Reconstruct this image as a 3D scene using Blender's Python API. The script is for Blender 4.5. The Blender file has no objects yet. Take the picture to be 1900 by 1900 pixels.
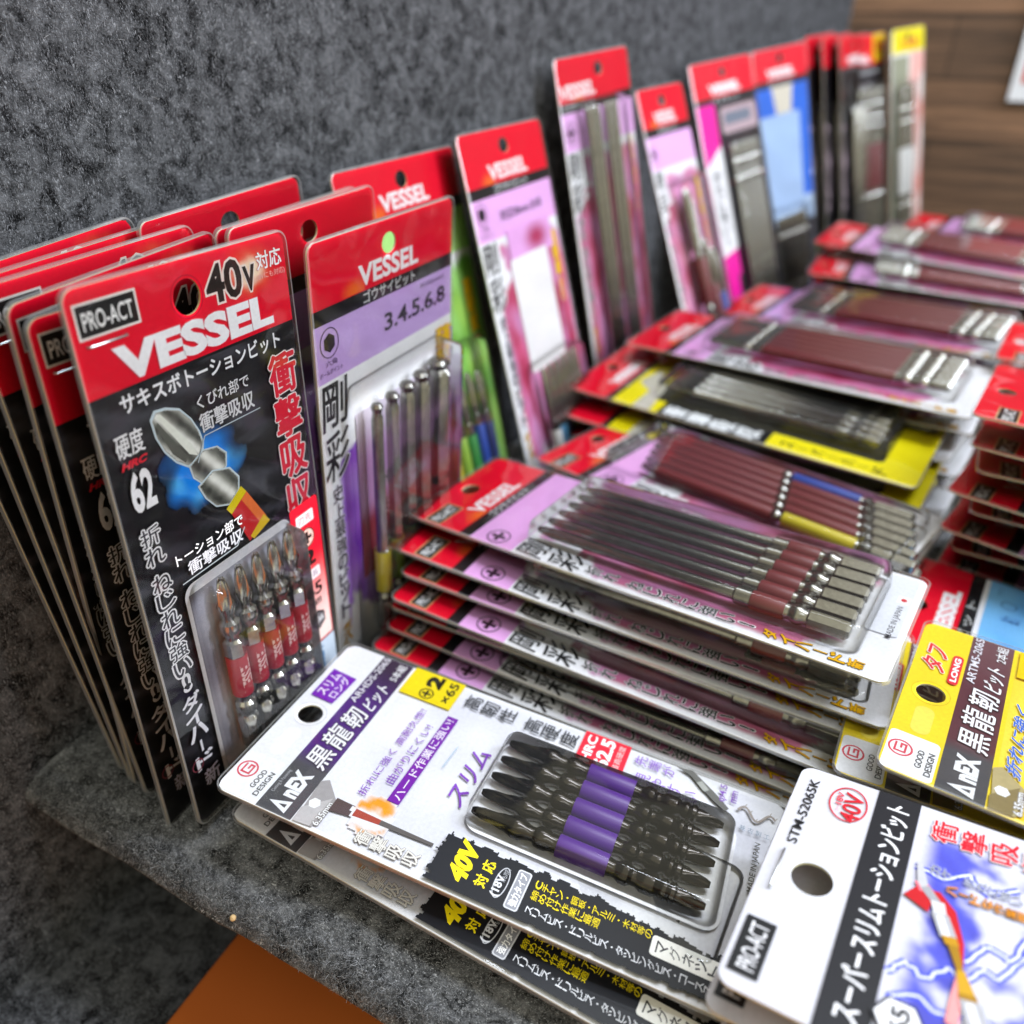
import bpy, bmesh, math, random
import numpy as np
from mathutils import Matrix, Vector, noise
from mathutils.geometry import tessellate_polygon
random.seed(7)
scene = bpy.context.scene
COL = scene.collection
# ---------------------------------------------------------------- camera
MM = 0.001
cam_d = bpy.data.cameras.new('camera'); cam = bpy.data.objects.new('camera', cam_d); COL.objects.link(cam)
CX = Vector((0.90566598, 0.42382477, 0.01190351))      # camera right in world axes
CY = -Vector((0.22276882, -0.45176926, -0.86387417))   # camera up
CZ = -Vector((-0.36075363, 0.78503318, -0.50356699))   # camera back
cam.matrix_world = Matrix(((CX.x, CY.x, CZ.x, 0), (CX.y, CY.y, CZ.y, 0), (CX.z, CY.z, CZ.z, .222), (0, 0, 0, 1)))
cam_d.sensor_width = 36; cam_d.lens = 36 * 1517 / 1900
cam_d.clip_start = .01; cam_d.clip_end = 30
cam_d.dof.use_dof = True; cam_d.dof.focus_distance = .232; cam_d.dof.aperture_fstop = 7
scene.camera = cam
# ---------------------------------------------------------------- light
w = bpy.data.worlds.new('World'); scene.world = w; w.use_nodes = True
bg = w.node_tree.nodes['Background']; bg.inputs[0].default_value = (1, .94, .68, 1); bg.inputs[1].default_value = .78
def area(name, loc, to, sx, sy, watts, col):
    d = bpy.data.lights.new(name, 'AREA'); d.shape = 'RECTANGLE'; d.size = sx; d.size_y = sy; d.energy = watts; d.color = col
    o = bpy.data.objects.new(name, d); COL.objects.link(o); o.location = loc
    o.rotation_euler = (Vector(to) - Vector(loc)).to_track_quat('-Z', 'Y').to_euler(); return o
area('ceiling_or_added_tube_light', (.55, .42, 1.45), (0, .35, 0), .16, 1.1, 20, (.8, .87, 1))
area('ceiling_or_added_tube_light', (1.3, .85, 1.0), (-.15, .25, .1), .22, 1.2, 28, (.8, .87, 1))
area('ceiling_or_added_tube_light', (.0, 1.0, 1.9), (0, .6, .1), 1.2, .12, 8, (.8, .87, 1))
area('ceiling_or_added_tube_light', (.8, -.55, 1.7), (0, .3, 0), 1.2, .09, 6, (.86, .92, 1))  # added tube, put in for more highlights and fill
area('ceiling_or_added_tube_light', (2.3, .1, 1.5), (0, .3, .1), .12, 1.2, 9, (.86, .92, 1))  # another added tube, for glints on steel and plastic
vs = scene.view_settings; vs.view_transform = 'Standard'; vs.look = 'None'; vs.exposure = .17; vs.gamma = 1; vs.use_curve_mapping = False
cy = scene.cycles; cy.max_bounces = 10; cy.transparent_max_bounces = 24; cy.diffuse_bounces = 6; cy.glossy_bounces = 3; cy.transmission_bounces = 4
cy.caustics_reflective = False; cy.caustics_refractive = False; cy.sample_clamp_indirect = 4
try: cy.use_denoising = True; cy.denoiser = 'OPENIMAGEDENOISE'
except Exception: pass
# ---------------------------------------------------------------- colour + materials
def lin(h):
    h = h.lstrip('#'); c = [int(h[i:i + 2], 16) / 255 for i in (0, 2, 4)]
    return tuple((x / 12.92 if x <= .04045 else ((x + .055) / 1.055) ** 2.4) for x in c)
def mixc(a, b, t):
    t = max(0., min(1., t)); return tuple(x + (y - x) * t for x, y in zip(a, b))
def sm(t): t = max(0., min(1., t)); return t * t * (3 - 2 * t)
def nz(x, y, z=0.): return noise.noise(Vector((x, y, z)))
def newmat(n):
    m = bpy.data.materials.new(n); m.use_nodes = True; nt = m.node_tree
    return m, nt, nt.nodes['Principled BSDF']
def simple(n, col, rough=.5, metal=0., spec=.5):
    m, nt, p = newmat(n); p.inputs['Base Color'].default_value = (*col, 1); p.inputs['Roughness'].default_value = rough
    p.inputs['Metallic'].default_value = metal; p.inputs['Specular IOR Level'].default_value = spec; return m
def N(nt, t, **k):
    n = nt.nodes.new(t)
    for a, b in k.items(): setattr(n, a, b)
    return n
M = {}
m, nt, p = newmat('printed_card')
a = N(nt, 'ShaderNodeAttribute', attribute_name='ink'); tc = N(nt, 'ShaderNodeTexCoord'); no = N(nt, 'ShaderNodeTexNoise')
no.inputs['Scale'].default_value = 900; no.inputs['Detail'].default_value = 3
nt.links.new(tc.outputs['Object'], no.inputs['Vector'])
mx = N(nt, 'ShaderNodeMix', data_type='RGBA', blend_type='MULTIPLY'); mx.inputs[0].default_value = .22
nt.links.new(a.outputs['Color'], mx.inputs[6]); nt.links.new(no.outputs['Fac'], mx.inputs[7]); 
ga = N(nt, 'ShaderNodeMix', data_type='RGBA', blend_type='MULTIPLY'); ga.inputs[0].default_value = 1; ga.inputs[7].default_value = (1.12, 1.12, 1.12, 1)
nt.links.new(mx.outputs[2], ga.inputs[6]); nt.links.new(ga.outputs[2], p.inputs['Base Color'])
p.inputs['Roughness'].default_value = .38; p.inputs['Specular IOR Level'].default_value = .35
bu = N(nt, 'ShaderNodeBump'); bu.inputs['Strength'].default_value = .05; bu.inputs['Distance'].default_value = .0004
n2 = N(nt, 'ShaderNodeTexNoise'); n2.inputs['Scale'].default_value = 60; nt.links.new(tc.outputs['Object'], n2.inputs['Vector'])
nt.links.new(n2.outputs['Fac'], bu.inputs['Height']); nt.links.new(bu.outputs['Normal'], p.inputs['Normal'])
M['ink'] = m
def clear(name, gl, rough, tint, haze=0., bump=0.):
    m = bpy.data.materials.new(name); m.use_nodes = True; nt = m.node_tree; nt.nodes.clear()
    o = N(nt, 'ShaderNodeOutputMaterial'); t = N(nt, 'ShaderNodeBsdfTransparent'); g = N(nt, 'ShaderNodeBsdfGlossy'); f = N(nt, 'ShaderNodeFresnel')
    t.inputs[0].default_value = (*tint, 1); g.inputs['Roughness'].default_value = rough; f.inputs['IOR'].default_value = 1.5
    mu = N(nt, 'ShaderNodeMath', operation='MULTIPLY'); mu.inputs[1].default_value = gl; mu.use_clamp = True
    nt.links.new(f.outputs[0], mu.inputs[0]); mi = N(nt, 'ShaderNodeMixShader')
    nt.links.new(mu.outputs[0], mi.inputs[0]); nt.links.new(t.outputs[0], mi.inputs[1]); nt.links.new(g.outputs[0], mi.inputs[2])
    last = mi
    if haze:
        d = N(nt, 'ShaderNodeBsdfDiffuse'); d.inputs[0].default_value = (.85, .86, .86, 1); m2 = N(nt, 'ShaderNodeMixShader'); m2.inputs[0].default_value = haze
        nt.links.new(mi.outputs[0], m2.inputs[1]); nt.links.new(d.outputs[0], m2.inputs[2]); last = m2
    if bump:
        tc = N(nt, 'ShaderNodeTexCoord'); no = N(nt, 'ShaderNodeTexNoise'); no.inputs['Scale'].default_value = 45; no.inputs['Detail'].default_value = 1
        b = N(nt, 'ShaderNodeBump'); b.inputs['Strength'].default_value = bump; b.inputs['Distance'].default_value = .002
        nt.links.new(tc.outputs['Object'], no.inputs['Vector']); nt.links.new(no.outputs['Fac'], b.inputs['Height'])
        nt.links.new(b.outputs[0], g.inputs['Normal']); nt.links.new(b.outputs[0], f.inputs['Normal'])
    nt.links.new(last.outputs[0], o.inputs[0]); return m
M['clear'] = clear('clear_plastic', .95, .06, (.995, .995, .99), 0, .5)
M['dome'] = clear('clear_blister', .95, .05, (.99, .99, .98), .008, .3)
M['rim'] = clear('clear_plastic_rim', .35, .3, (.96, .96, .95), .10)
def metal(name, col, rough):
    m, nt, p = newmat(name); p.inputs['Metallic'].default_value = 1; p.inputs['Roughness'].default_value = rough
    tc = N(nt, 'ShaderNodeTexCoord'); no = N(nt, 'ShaderNodeTexNoise'); no.inputs['Scale'].default_value = 500
    r = N(nt, 'ShaderNodeMapRange'); r.inputs[3].default_value = .6; r.inputs[4].default_value = 1.25
    mx = N(nt, 'ShaderNodeMix', data_type='RGBA', blend_type='MULTIPLY'); mx.inputs[0].default_value = 1; mx.inputs[6].default_value = (*col, 1)
    nt.links.new(tc.outputs['Object'], no.inputs['Vector']); nt.links.new(no.outputs['Fac'], r.inputs[0]); nt.links.new(r.outputs[0], mx.inputs[7])
    nt.links.new(mx.outputs[2], p.inputs['Base Color']); return m
M['steel'] = metal('bright_steel', (.5, .49, .46), .19)
M['grey'] = metal('grey_steel', (.30, .295, .275), .22)
M['black'] = metal('black_steel', (.055, .05, .047), .17)
M['glint_steel'] = metal('groove_highlight_steel', (.86, .86, .84), .16)  # paler steel colour that stands in for highlights on the ball grooves
def sleeve_mat(n, hexc): M[n] = simple('sleeve_' + n, lin(hexc), .42); return M[n]
for n, c in dict(red='B8142C', violet='54268A', maroon='74262C', yellow='C9B82A', orange='D98A3A', green='2F8A3C', blue='2448A8', sky='4FA6E0', white='DCDCDC', lime='8FB83C', pink='C04A90', navy='1F2A66').items(): sleeve_mat(n, c)
M['staple'] = simple('staple_wire', (.6, .63, .65), .3, 1)
# ---------------------------------------------------------------- objects
def link(o, parent=None):
    COL.objects.link(o)
    if parent: o.parent = parent
    return o
def mesh_obj(name, me, mats=None, parent=None):
    if mats:
        for mm in mats: me.materials.append(mm)
    return link(bpy.data.objects.new(name, me), parent)
def tag(o, label, cat, group=None, kind=None):
    if label: o['label'] = label
    if cat: o['category'] = cat
    if group: o['group'] = group
    if kind: o['kind'] = kind
    return o
# ---------------------------------------------------------------- text
_tc = {}
def glyphs(s, bold):
    k = (s, round(bold, 3))
    if k in _tc: return _tc[k]
    c = bpy.data.curves.new('lettering', 'FONT'); c.body = s; c.offset = bold; c.resolution_u = 3; c.fill_mode = 'FRONT'
    o = bpy.data.objects.new('lettering', c); COL.objects.link(o)
    dg = bpy.context.evaluated_depsgraph_get(); dg.update()
    me = o.evaluated_get(dg).to_mesh()
    n = len(me.vertices); v = np.zeros(n * 3, np.float32); me.vertices.foreach_get('co', v); v = v.reshape(-1, 3)[:, :2].copy()
    f = [tuple(pl.vertices) for pl in me.polygons]
    o.to_mesh_clear(); bpy.data.objects.remove(o); bpy.data.curves.remove(c)
    if n == 0: v = np.zeros((1, 2), np.float32)
    _tc[k] = (v, f, v.min(0), v.max(0)); return _tc[k]
# ---------------------------------------------------------------- card artwork (printed inks as flat faces in card millimetres, u right, v down)
class Art:
    def __init__(s, W, H, r=3.2, holes=(), inset=.8, base='F2F2F0', edge='CFC7A8', thick=.5):
        s.W, s.H, s.r, s.inset = W, H, r, inset; s.holes = list(holes); s.V = []; s.F = []; s.C = []; s.z = .02
        s.outline = rrect(inset, inset, W - inset, H - inset, r); s.thick = thick; s.edge = lin(edge); s.layer = 0
        s.band(0, H, base)
    def up(s): s.layer += 1; return s.z + .018 * s.layer
    def add(s, pts, faces, cols, z):
        b = len(s.V); s.V += [(x * MM, -y * MM, z * MM) for x, y in pts]
        for f in faces:
            p = [pts[i] for i in f]
            ar = sum(p[i][0] * p[i - 1][1] - p[i - 1][0] * p[i][1] for i in range(len(p)))
            f = f if ar > 0 else tuple(reversed(f))
            s.F.append(tuple(b + i for i in f))
            s.C += [cols[i] for i in f] if isinstance(cols, list) else [cols] * len(f)
    def band(s, v0, v1, col, u0=-1e3, u1=1e3):
        p = s.outline
        for ax, val, sg in ((1, v0, 1), (1, v1, -1), (0, u0, 1), (0, u1, -1)): p = clip(p, ax, val, sg)
        if len(p) < 3: return
        hs = [h for h in s.holes if v0 < hc(h)[1] < v1 and u0 < hc(h)[0] < u1]
        loops = [[Vector((x, y, 0)) for x, y in p]] + [[Vector((x, y, 0)) for x, y in h] for h in hs]
        pts = [q for l in ([p] + hs) for q in l]
        s.add(pts, [tuple(t) for t in tessellate_polygon(loops)], lin(col) if isinstance(col, str) else col, s.up())
    def poly(s, pts, col):
        if isinstance(col, str): col = lin(col)
        t = tessellate_polygon([[Vector((x, y, 0)) for x, y in pts]]); s.add(list(pts), [tuple(q) for q in t], col, s.up())
    def rect(s, u0, v0, u1, v1, col, r=0.):
        s.poly(rrect(u0, v0, u1, v1, r) if r else [(u0, v0), (u1, v0), (u1, v1), (u0, v1)], col)
    def ell(s, cu, cv, ru, rv, col, n=28): s.poly([(cu + ru * math.cos(2 * math.pi * i / n), cv + rv * math.sin(2 * math.pi * i / n)) for i in range(n)], col)
    def ring(s, cu, cv, r, wd, col, n=30, ry=None):
        ry = ry or r; P = []
        for i in range(n):
            c, d = math.cos(2 * math.pi * i / n), math.sin(2 * math.pi * i / n); P += [(cu + r * c, cv + ry * d), (cu + (r - wd) * c, cv + (ry - wd) * d)]
        s.add(P, [(2 * i, 2 * ((i + 1) % n), 2 * ((i + 1) % n) + 1, 2 * i + 1) for i in range(n)], lin(col), s.up())
    def line(s, pts, wd, col):
        z = s.up()
        for (a, b), (c, d) in zip(pts, pts[1:]):
            L = math.hypot(c - a, d - b) or 1; x, y = -(d - b) / L * wd / 2, (c - a) / L * wd / 2
            s.add([(a + x, b + y), (c + x, d + y), (c - x, d - y), (a - x, b - y)], [(0, 1, 2, 3)], lin(col) if isinstance(col, str) else col, z)
    def grid(s, u0, v0, u1, v1, step, fn):
        nu, nv = max(1, round((u1 - u0) / step)), max(1, round((v1 - v0) / step)); P = []; K = []
        for j in range(nv + 1):
            for i in range(nu + 1):
                p = (u0 + (u1 - u0) * i / nu, v0 + (v1 - v0) * j / nv); P.append(p); K.append(fn(*p))
        Fc = [q for q in ((j * (nu + 1) + i, j * (nu + 1) + i + 1, (j + 1) * (nu + 1) + i + 1, (j + 1) * (nu + 1) + i) for j in range(nv) for i in range(nu)) if all(K[t] is not None for t in q)]
        s.add(P, Fc, [k or (0, 0, 0) for k in K], s.up())
    def t(s, txt, u0, v0, u1, v1, col, bold=.03, ol=None, olw=.06, shear=0., rot=0):
        """lettering stretched into a box; rot 1 = reads downwards (+v), -1 = reads upwards"""
        asc = all(ord(c) < 128 or c in '×φ' for c in txt); _, _, lo, hi = glyphs(txt, bold if asc else 0.)
        sz = (u1 - u0) / max(hi[0] - lo[0], .05), (v1 - v0) / max(hi[1] - lo[1], .05); sz = (min(sz[0] if rot == 0 else sz[1], 40), min(sz[1], 40)); ez = .001
        for c, bo in (([(ol, bold + olw)] if ol else []) + [(col, bold)]):
            if not asc:   # stroke-dense characters: thicken by overprinting shifted copies
                v, f, _, _ = glyphs(txt, 0.); q = (v - lo) / np.maximum(hi - lo, 1e-6); rr = bo * .55 * min(sz); z = s.up()
                if shear: q[:, 0] = q[:, 0] + shear * (q[:, 1] - .5)
                k = 1 if rr < .04 else (5 if rr < .3 else 9)
                for i in range(k):
                    dx, dy = (rr * math.cos(i * 2 * math.pi / max(k - 1, 1)), rr * math.sin(i * 2 * math.pi / max(k - 1, 1))) if k > 1 and i < k - 1 else (0, 0)
                    if k == 5 and i < 4: dx, dy = rr * (1, 1, -1, -1)[i] * .7, rr * (1, -1, 1, -1)[i] * .7
                    P = [(u0 + x * (u1 - u0) + dx, v1 - y * (v1 - v0) + dy) for x, y in q] if rot == 0 else [(u0 + y * (u1 - u0) + dx, v0 + x * (v1 - v0) + dy) for x, y in q]
                    s.add(P, f, lin(c), z + ez * i)
                continue
            v, f, _, _ = glyphs(txt, bo); q = (v - lo) / np.maximum(hi - lo, 1e-6)
            if shear: q[:, 0] = (q[:, 0] + shear * (q[:, 1] - .5))
            if rot == 0: P = [(u0 + x * (u1 - u0), v1 - y * (v1 - v0)) for x, y in q]
            elif rot == 1: P = [(u0 + y * (u1 - u0), v0 + x * (v1 - v0)) for x, y in q]
            else: P = [(u1 - y * (u1 - u0), v1 - x * (v1 - v0)) for x, y in q]
            s.add(P, f, lin(c), s.up())
    def col(s, txt, uc, v0, v1, wd, colr, bold=.03, ol=None, olw=.06, shear=0.):
        ch = [c for c in txt]; n = sum(.45 if c == ' ' else 1 for c in ch); h = (v1 - v0) / n; v = v0; L0 = s.layer; mx = L0
        for c in ch:
            s.layer = L0
            if c == ' ': v += h * .45; continue
            if c == 'ー': s.t('I', uc - wd * .06, v + h * .12, uc + wd * .06, v + h * .88, colr, bold, ol, olw)
            elif c == '・': s.ell(uc, v + h / 2, wd * .1, wd * .1, colr, 10)
            elif c == '!': s.t('!', uc - wd * .1, v + h * .1, uc + wd * .1, v + h * .9, colr, bold, ol, olw)
            else: s.t(c, uc - wd / 2, v + h * .05, uc + wd / 2, v + h * .95, colr, bold, ol, olw, shear)
            mx = max(mx, s.layer); v += h
        s.layer = mx
    def mesh(s, name):
        # the board itself: back and edges in raw paper
        loops = [s.outline] + s.holes; n0 = 0
        pts = [q for l in loops for q in l]
        tri = tessellate_polygon([[Vector((x, y, 0)) for x, y in l] for l in loops])
        b = len(s.V); s.V += [(x * MM, -y * MM, -s.thick * MM) for x, y in pts]
        for f in tri:
            p = [pts[i] for i in f]; ar = sum(p[i][0] * p[i - 1][1] - p[i - 1][0] * p[i][1] for i in range(3))
            f = tuple(f) if ar < 0 else tuple(reversed(f)); s.F.append(tuple(b + i for i in f)); s.C += [s.edge] * 3
        for l in loops:
            k = len(l); b = len(s.V)
            s.V += [(x * MM, -y * MM, .02 * MM) for x, y in l] + [(x * MM, -y * MM, -s.thick * MM) for x, y in l]
            for i in range(k): s.F.append((b + i, b + (i + 1) % k, b + k + (i + 1) % k, b + k + i)); s.C += [s.edge] * 4
        me = bpy.data.meshes.new(name); me.from_pydata(s.V, [], s.F); me.update()
        at = me.color_attributes.new('ink', 'FLOAT_COLOR', 'CORNER')
        c = np.ones((len(s.C), 4), np.float32); c[:, :3] = np.array(s.C, np.float32); at.data.foreach_set('color', c.ravel())
        me.materials.append(M['ink']); return me
def hc(h): return (sum(p[0] for p in h) / len(h), sum(p[1] for p in h) / len(h))
def clip(p, ax, val, sg):
    out = []
    for i in range(len(p)):
        a, b = p[i - 1], p[i]; da, db = (a[ax] - val) * sg, (b[ax] - val) * sg
        if (da < 0) != (db < 0): t = da / (da - db); out.append((a[0] + (b[0] - a[0]) * t, a[1] + (b[1] - a[1]) * t))
        if db >= 0: out.append(b)
    return out
def rrect(u0, v0, u1, v1, r, n=6):
    P = []
    for cu, cv, a in ((u1 - r, v0 + r, -90), (u1 - r, v1 - r, 0), (u0 + r, v1 - r, 90), (u0 + r, v0 + r, 180)):
        for i in range(n + 1): t = math.radians(a + 90 * i / n); P.append((cu + r * math.cos(t), cv + r * math.sin(t)))
    return P
def circ(cu, cv, ru, rv=None, n=28): rv = rv or ru; return [(cu + ru * math.cos(2 * math.pi * i / n), cv + rv * math.sin(2 * math.pi * i / n)) for i in range(n)]
# ---------------------------------------------------------------- clear cover sheet with rim, blister dome, bits
def cover_mesh(W, H, r, holes, bl=None, name='cover', z=1.0):
    V = []; F = []; mi = []
    def put(pts, zz): b = len(V); V.extend([(x * MM, -y * MM, zz * MM) for x, y in pts]); return b
    o = rrect(0, 0, W, H, r + .5); i = rrect(.6, .6, W - .6, H - .6, max(r - .2, .5)); n = len(o)
    loops = [i] + list(holes) + ([bl] if bl else []); pts = [q for l in loops for q in l]; b = put(pts, z)
    for f in tessellate_polygon([[Vector((x, y, 0)) for x, y in l] for l in loops]):
        p = [pts[k] for k in f]; ar = sum(p[k][0] * p[k - 1][1] - p[k - 1][0] * p[k][1] for k in range(3))
        f = tuple(f) if ar > 0 else tuple(reversed(f)); F.append(tuple(b + k for k in f)); mi.append(0)
    bi, bo, bd = put(i, z), put(o, z - .15), put(o, -.5)
    for k in range(n):
        j = (k + 1) % n; F.append((bi + k, bo + k, bo + j, bi + j)); mi.append(1); F.append((bo + k, bd + k, bd + j, bo + j)); mi.append(1)
    me = bpy.data.meshes.new(name); me.from_pydata(V, [], F); me.update(); me.polygons.foreach_set('material_index', mi)
    me.materials.append(M['clear']); me.materials.append(M['rim']); return me
def blister_mesh(u0, v0, u1, v1, h, r=4., z=1.0, slope=1.2):
    rings = [(0, z), (slope * .5, z + h * .45), (slope * .75, z + h * .8), (slope + .5, z + h * .95), (slope + 1.5, z + h)]
    V = []; F = []; n = len(rrect(0, 0, 1, 1, .1))
    for ins, zz in rings: V += [(x * MM, -y * MM, zz * MM) for x, y in rrect(u0 + ins, v0 + ins, u1 - ins, v1 - ins, max(r - ins * .6, .6))]
    for k in range(len(rings) - 1):
        for i in range(n): j = (i + 1) % n; F.append((k * n + i, k * n + j, (k + 1) * n + j, (k + 1) * n + i)[::-1])
    F.append(tuple(range((len(rings) - 1) * n, len(rings) * n))[::-1])
    me = bpy.data.meshes.new('blister'); me.from_pydata(V, [], F); me.update()
    for p in me.polygons: p.use_smooth = True
    me.polygons[len(F) - 1].use_smooth = False; me.materials.append(M['dome']); return me
def section(kind, r, n=24):
    P = []
    for i in range(n):
        t = 2 * math.pi * i / n
        if kind == 'h': rr = r / math.cos(((t + math.pi / 6) % (math.pi / 3)) - math.pi / 6) * .93
        elif kind == 'x': rr = r * (1 - .42 * (abs(math.sin(2 * t)) ** 1.6))
        else: rr = r
        P.append((rr * math.cos(t), rr * math.sin(t)))
    return P
def lathe(segs, mat, name, n=24, smooth=True):
    """segs: (v, radius, kind) along the card's v axis"""
    V = []; F = []
    for v, r, k in segs: V += [(x * MM, -v * MM, y * MM) for x, y in section(k, r, n)]
    for j in range(len(segs) - 1):
        for i in range(n): q = (i + 1) % n; F.append((j * n + i, j * n + q, (j + 1) * n + q, (j + 1) * n + i))
    F.append(tuple(range(n))[::-1]); F.append(tuple(range((len(segs) - 1) * n, len(segs) * n)))
    me = bpy.data.meshes.new(name); me.from_pydata(V, [], F); me.update()
    bm = bmesh.new(); bm.from_mesh(me); bmesh.ops.recalc_face_normals(bm, faces=bm.faces); bm.to_mesh(me); bm.free()
    for p in me.polygons: p.use_smooth = smooth
    try: me.set_sharp_from_angle(angle=math.radians(32))
    except Exception: pass
    me.materials.append(mat); return me
class Kind:
    """one kind of pack: card mesh, cover, blister and the bits in it; made once, then copied"""
    def __init__(s, art, cover=True, blister=None, bits=(), staple=None, h=8.):
        s.art = art; s.card = art.mesh('card'); s.bits = bits; s.staple = staple; s.cover = None; s.blister = None
        bl = rrect(*blister, 4.) if blister else None
        if cover: s.cover = cover_mesh(art.W, art.H, art.r, art.holes, bl)
        if blister: s.blister = blister_mesh(*blister, h)
        s.proto = None
    def make(s, name, pose, label, group=None, cat='bit pack'):
        T = Vector(pose[:3]) * MM; U = Vector(pose[3:6]).normalized(); Vd = Vector(pose[6:9]); Vd = (Vd - U * Vd.dot(U)).normalized(); Nn = Vd.cross(U)
        e = bpy.data.objects.new(name, None); e.empty_display_size = .01; COL.objects.link(e)
        e.matrix_world = Matrix(((U.x, -Vd.x, Nn.x, T.x), (U.y, -Vd.y, Nn.y, T.y), (U.z, -Vd.z, Nn.z, T.z), (0, 0, 0, 1)))
        tag(e, label, cat, group)
        if s.proto:
            for ch in s.proto.children:
                c = ch.copy(); COL.objects.link(c); c.parent = e
                for g in ch.children: d = g.copy(); COL.objects.link(d); d.parent = c
            return e
        s.proto = e
        link(bpy.data.objects.new('card', s.card), e)
        if s.cover: link(bpy.data.objects.new('cover_sheet', s.cover), e)
        if s.blister: link(bpy.data.objects.new('blister', s.blister), e)
        if s.staple:
            a, b = s.staple; o = link(bpy.data.objects.new('staple', staple_mesh(a, b)), e)
        for (u, v, z, body, sleeves, lab) in s.bits:
            b = link(bpy.data.objects.new('driver_bit', body), e); b.location = (u * MM, -v * MM, z * MM)
            if lab: b['label'] = lab
            for sl in sleeves: link(bpy.data.objects.new('sleeve', sl), b)
        return e
def staple_mesh(a, b):
    bm = bmesh.new(); d = Vector((b[0] - a[0], -(b[1] - a[1]), 0)); L = d.length; ang = math.atan2(d.y, d.x)
    path = [(0, 0, -.3), (0, 0, .35), (.3, 0, .62), (L - .3, 0, .62), (L, 0, .35), (L, 0, -.3)]; rings = []
    for i, (x, y, z) in enumerate(path):
        t = Vector(path[min(i + 1, 5)]) - Vector(path[max(i - 1, 0)]); t.normalize(); s_ = Vector((0, 1, 0)); n_ = t.cross(s_)
        rings.append([bm.verts.new((Vector((x, y, z)) + s_ * .28 * math.cos(q * math.pi / 4) + n_ * .28 * math.sin(q * math.pi / 4))) for q in range(8)])
    for r0, r1 in zip(rings, rings[1:]):
        for q in range(8): bm.faces.new((r0[q], r0[(q + 1) % 8], r1[(q + 1) % 8], r1[q]))
    bmesh.ops.recalc_face_normals(bm, faces=bm.faces)
    me = bpy.data.meshes.new('staple'); 
    bmesh.ops.transform(bm, matrix=Matrix.Translation((a[0] * MM, -a[1] * MM, .3 * MM)) @ Matrix.Rotation(ang, 4, 'Z') @ Matrix.Scale(MM, 4), verts=bm.verts)
    bm.to_mesh(me); bm.free()
    for p in me.polygons: p.use_smooth = True
    me.materials.append(M['staple']); return me
def sleeve(v0, v1, r, mat, txt=None, tcol=None):
    me = lathe([(v0, r - .1, 'o'), (v0 + .25, r, 'o'), (v1 - .25, r, 'o'), (v1, r - .1, 'o')], mat, 'sleeve')
    if txt:  # lettering wrapped round the front of the sleeve
        v, f, lo, hi = glyphs(txt, .03); q = (v - lo) / (hi - lo); bm = bmesh.new(); bm.from_mesh(me); vs_ = []
        for x, y in q:
            a = math.pi / 2 + (y - .5) * 1.25; rr = r + .05
            vs_.append(bm.verts.new((math.cos(a) * rr * MM, -(v1 - 1.6 - x * (v1 - v0 - 3.2)) * MM, math.sin(a) * rr * MM)))
        for t in f:
            try: fc = bm.faces.new([vs_[i] for i in t]); fc.material_index = 1
            except ValueError: pass
        bmesh.ops.recalc_face_normals(bm, faces=[x for x in bm.faces if x.material_index == 1])
        for x in bm.faces:
            if x.material_index == 1 and x.normal.z < 0: x.normal_flip()
        bm.to_mesh(me); bm.free(); me.materials.append(simple('sleeve_lettering', lin(tcol or 'E8D8D8'), .5))
    return me
# ---------------------------------------------------------------- artwork of each kind of pack
RED = 'E60329'
def gl(t): return t * t
def pro_act(A, u0, v0, u1, v1, border='F4F0EC'):
    A.rect(u0, v0, u1, v1, border); A.rect(u0 + .55, v0 + .55, u1 - .55, v1 - .55, '141416')
    A.t('PRO-ACT', u0 + (u1 - u0) * .1, v0 + (v1 - v0) * .26, u1 - (u1 - u0) * .09, v1 - (v1 - v0) * .22, 'F6F6F6', .014)
def cross_icon(A, cu, cv, r, col, bg=None, wd=.5):
    if bg: A.ell(cu, cv, r, r, bg)
    A.ring(cu, cv, r, wd, col); k = r * .62; q = r * .2
    A.poly([(cu - q, cv - k), (cu + q, cv - k), (cu + q * .7, cv - q * .7), (cu + k, cv - q), (cu + k, cv + q), (cu + q * .7, cv + q * .7), (cu + q, cv + k), (cu - q, cv + k), (cu - q * .7, cv + q * .7), (cu - k, cv + q), (cu - k, cv - q), (cu - q * .7, cv - q * .7)], col)
def hexagon(A, cu, cv, r, col): A.poly([(cu + r * math.cos(math.radians(60 * i + 30)), cv + r * math.sin(math.radians(60 * i + 30))) for i in range(6)], col)
def good_design(A, cu, cv, r, stack=True):
    A.ring(cu, cv, r, .55, 'D8485A'); A.rect(cu - r * .55, cv - r * .5, cu + r * .6, cv - r * .32, 'D8485A'); A.rect(cu - r * .55, cv - r * .5, cu - r * .36, cv + r * .5, 'D8485A')
    A.rect(cu - r * .55, cv + r * .32, cu + r * .6, cv + r * .5, 'D8485A'); A.rect(cu + r * .4, cv - r * .05, cu + r * .6, cv + r * .5, 'D8485A'); A.rect(cu - r * .02, cv - r * .05, cu + r * .6, cv + r * .13, 'D8485A')
def brush(A, u0, v0, u1, v1, c0, c1, seed, step=1.2, thr=0., sc=.12):
    """loose wash of ink with a ragged edge"""
    a, b = lin(c0), lin(c1)
    def fn(x, y):
        k = nz(x * sc, y * sc * .55, seed) + .5 * nz(x * sc * 2.7, y * sc * 2.1, seed + 5) + .25 * nz(x * .9, y * .9, seed + 9)
        ex = min((x - u0) / (u1 - u0), 1) ; return mixc(a, b, sm((k - thr) * 1.6 + .5))
    A.grid(u0, v0, u1, v1, step, fn)
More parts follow.
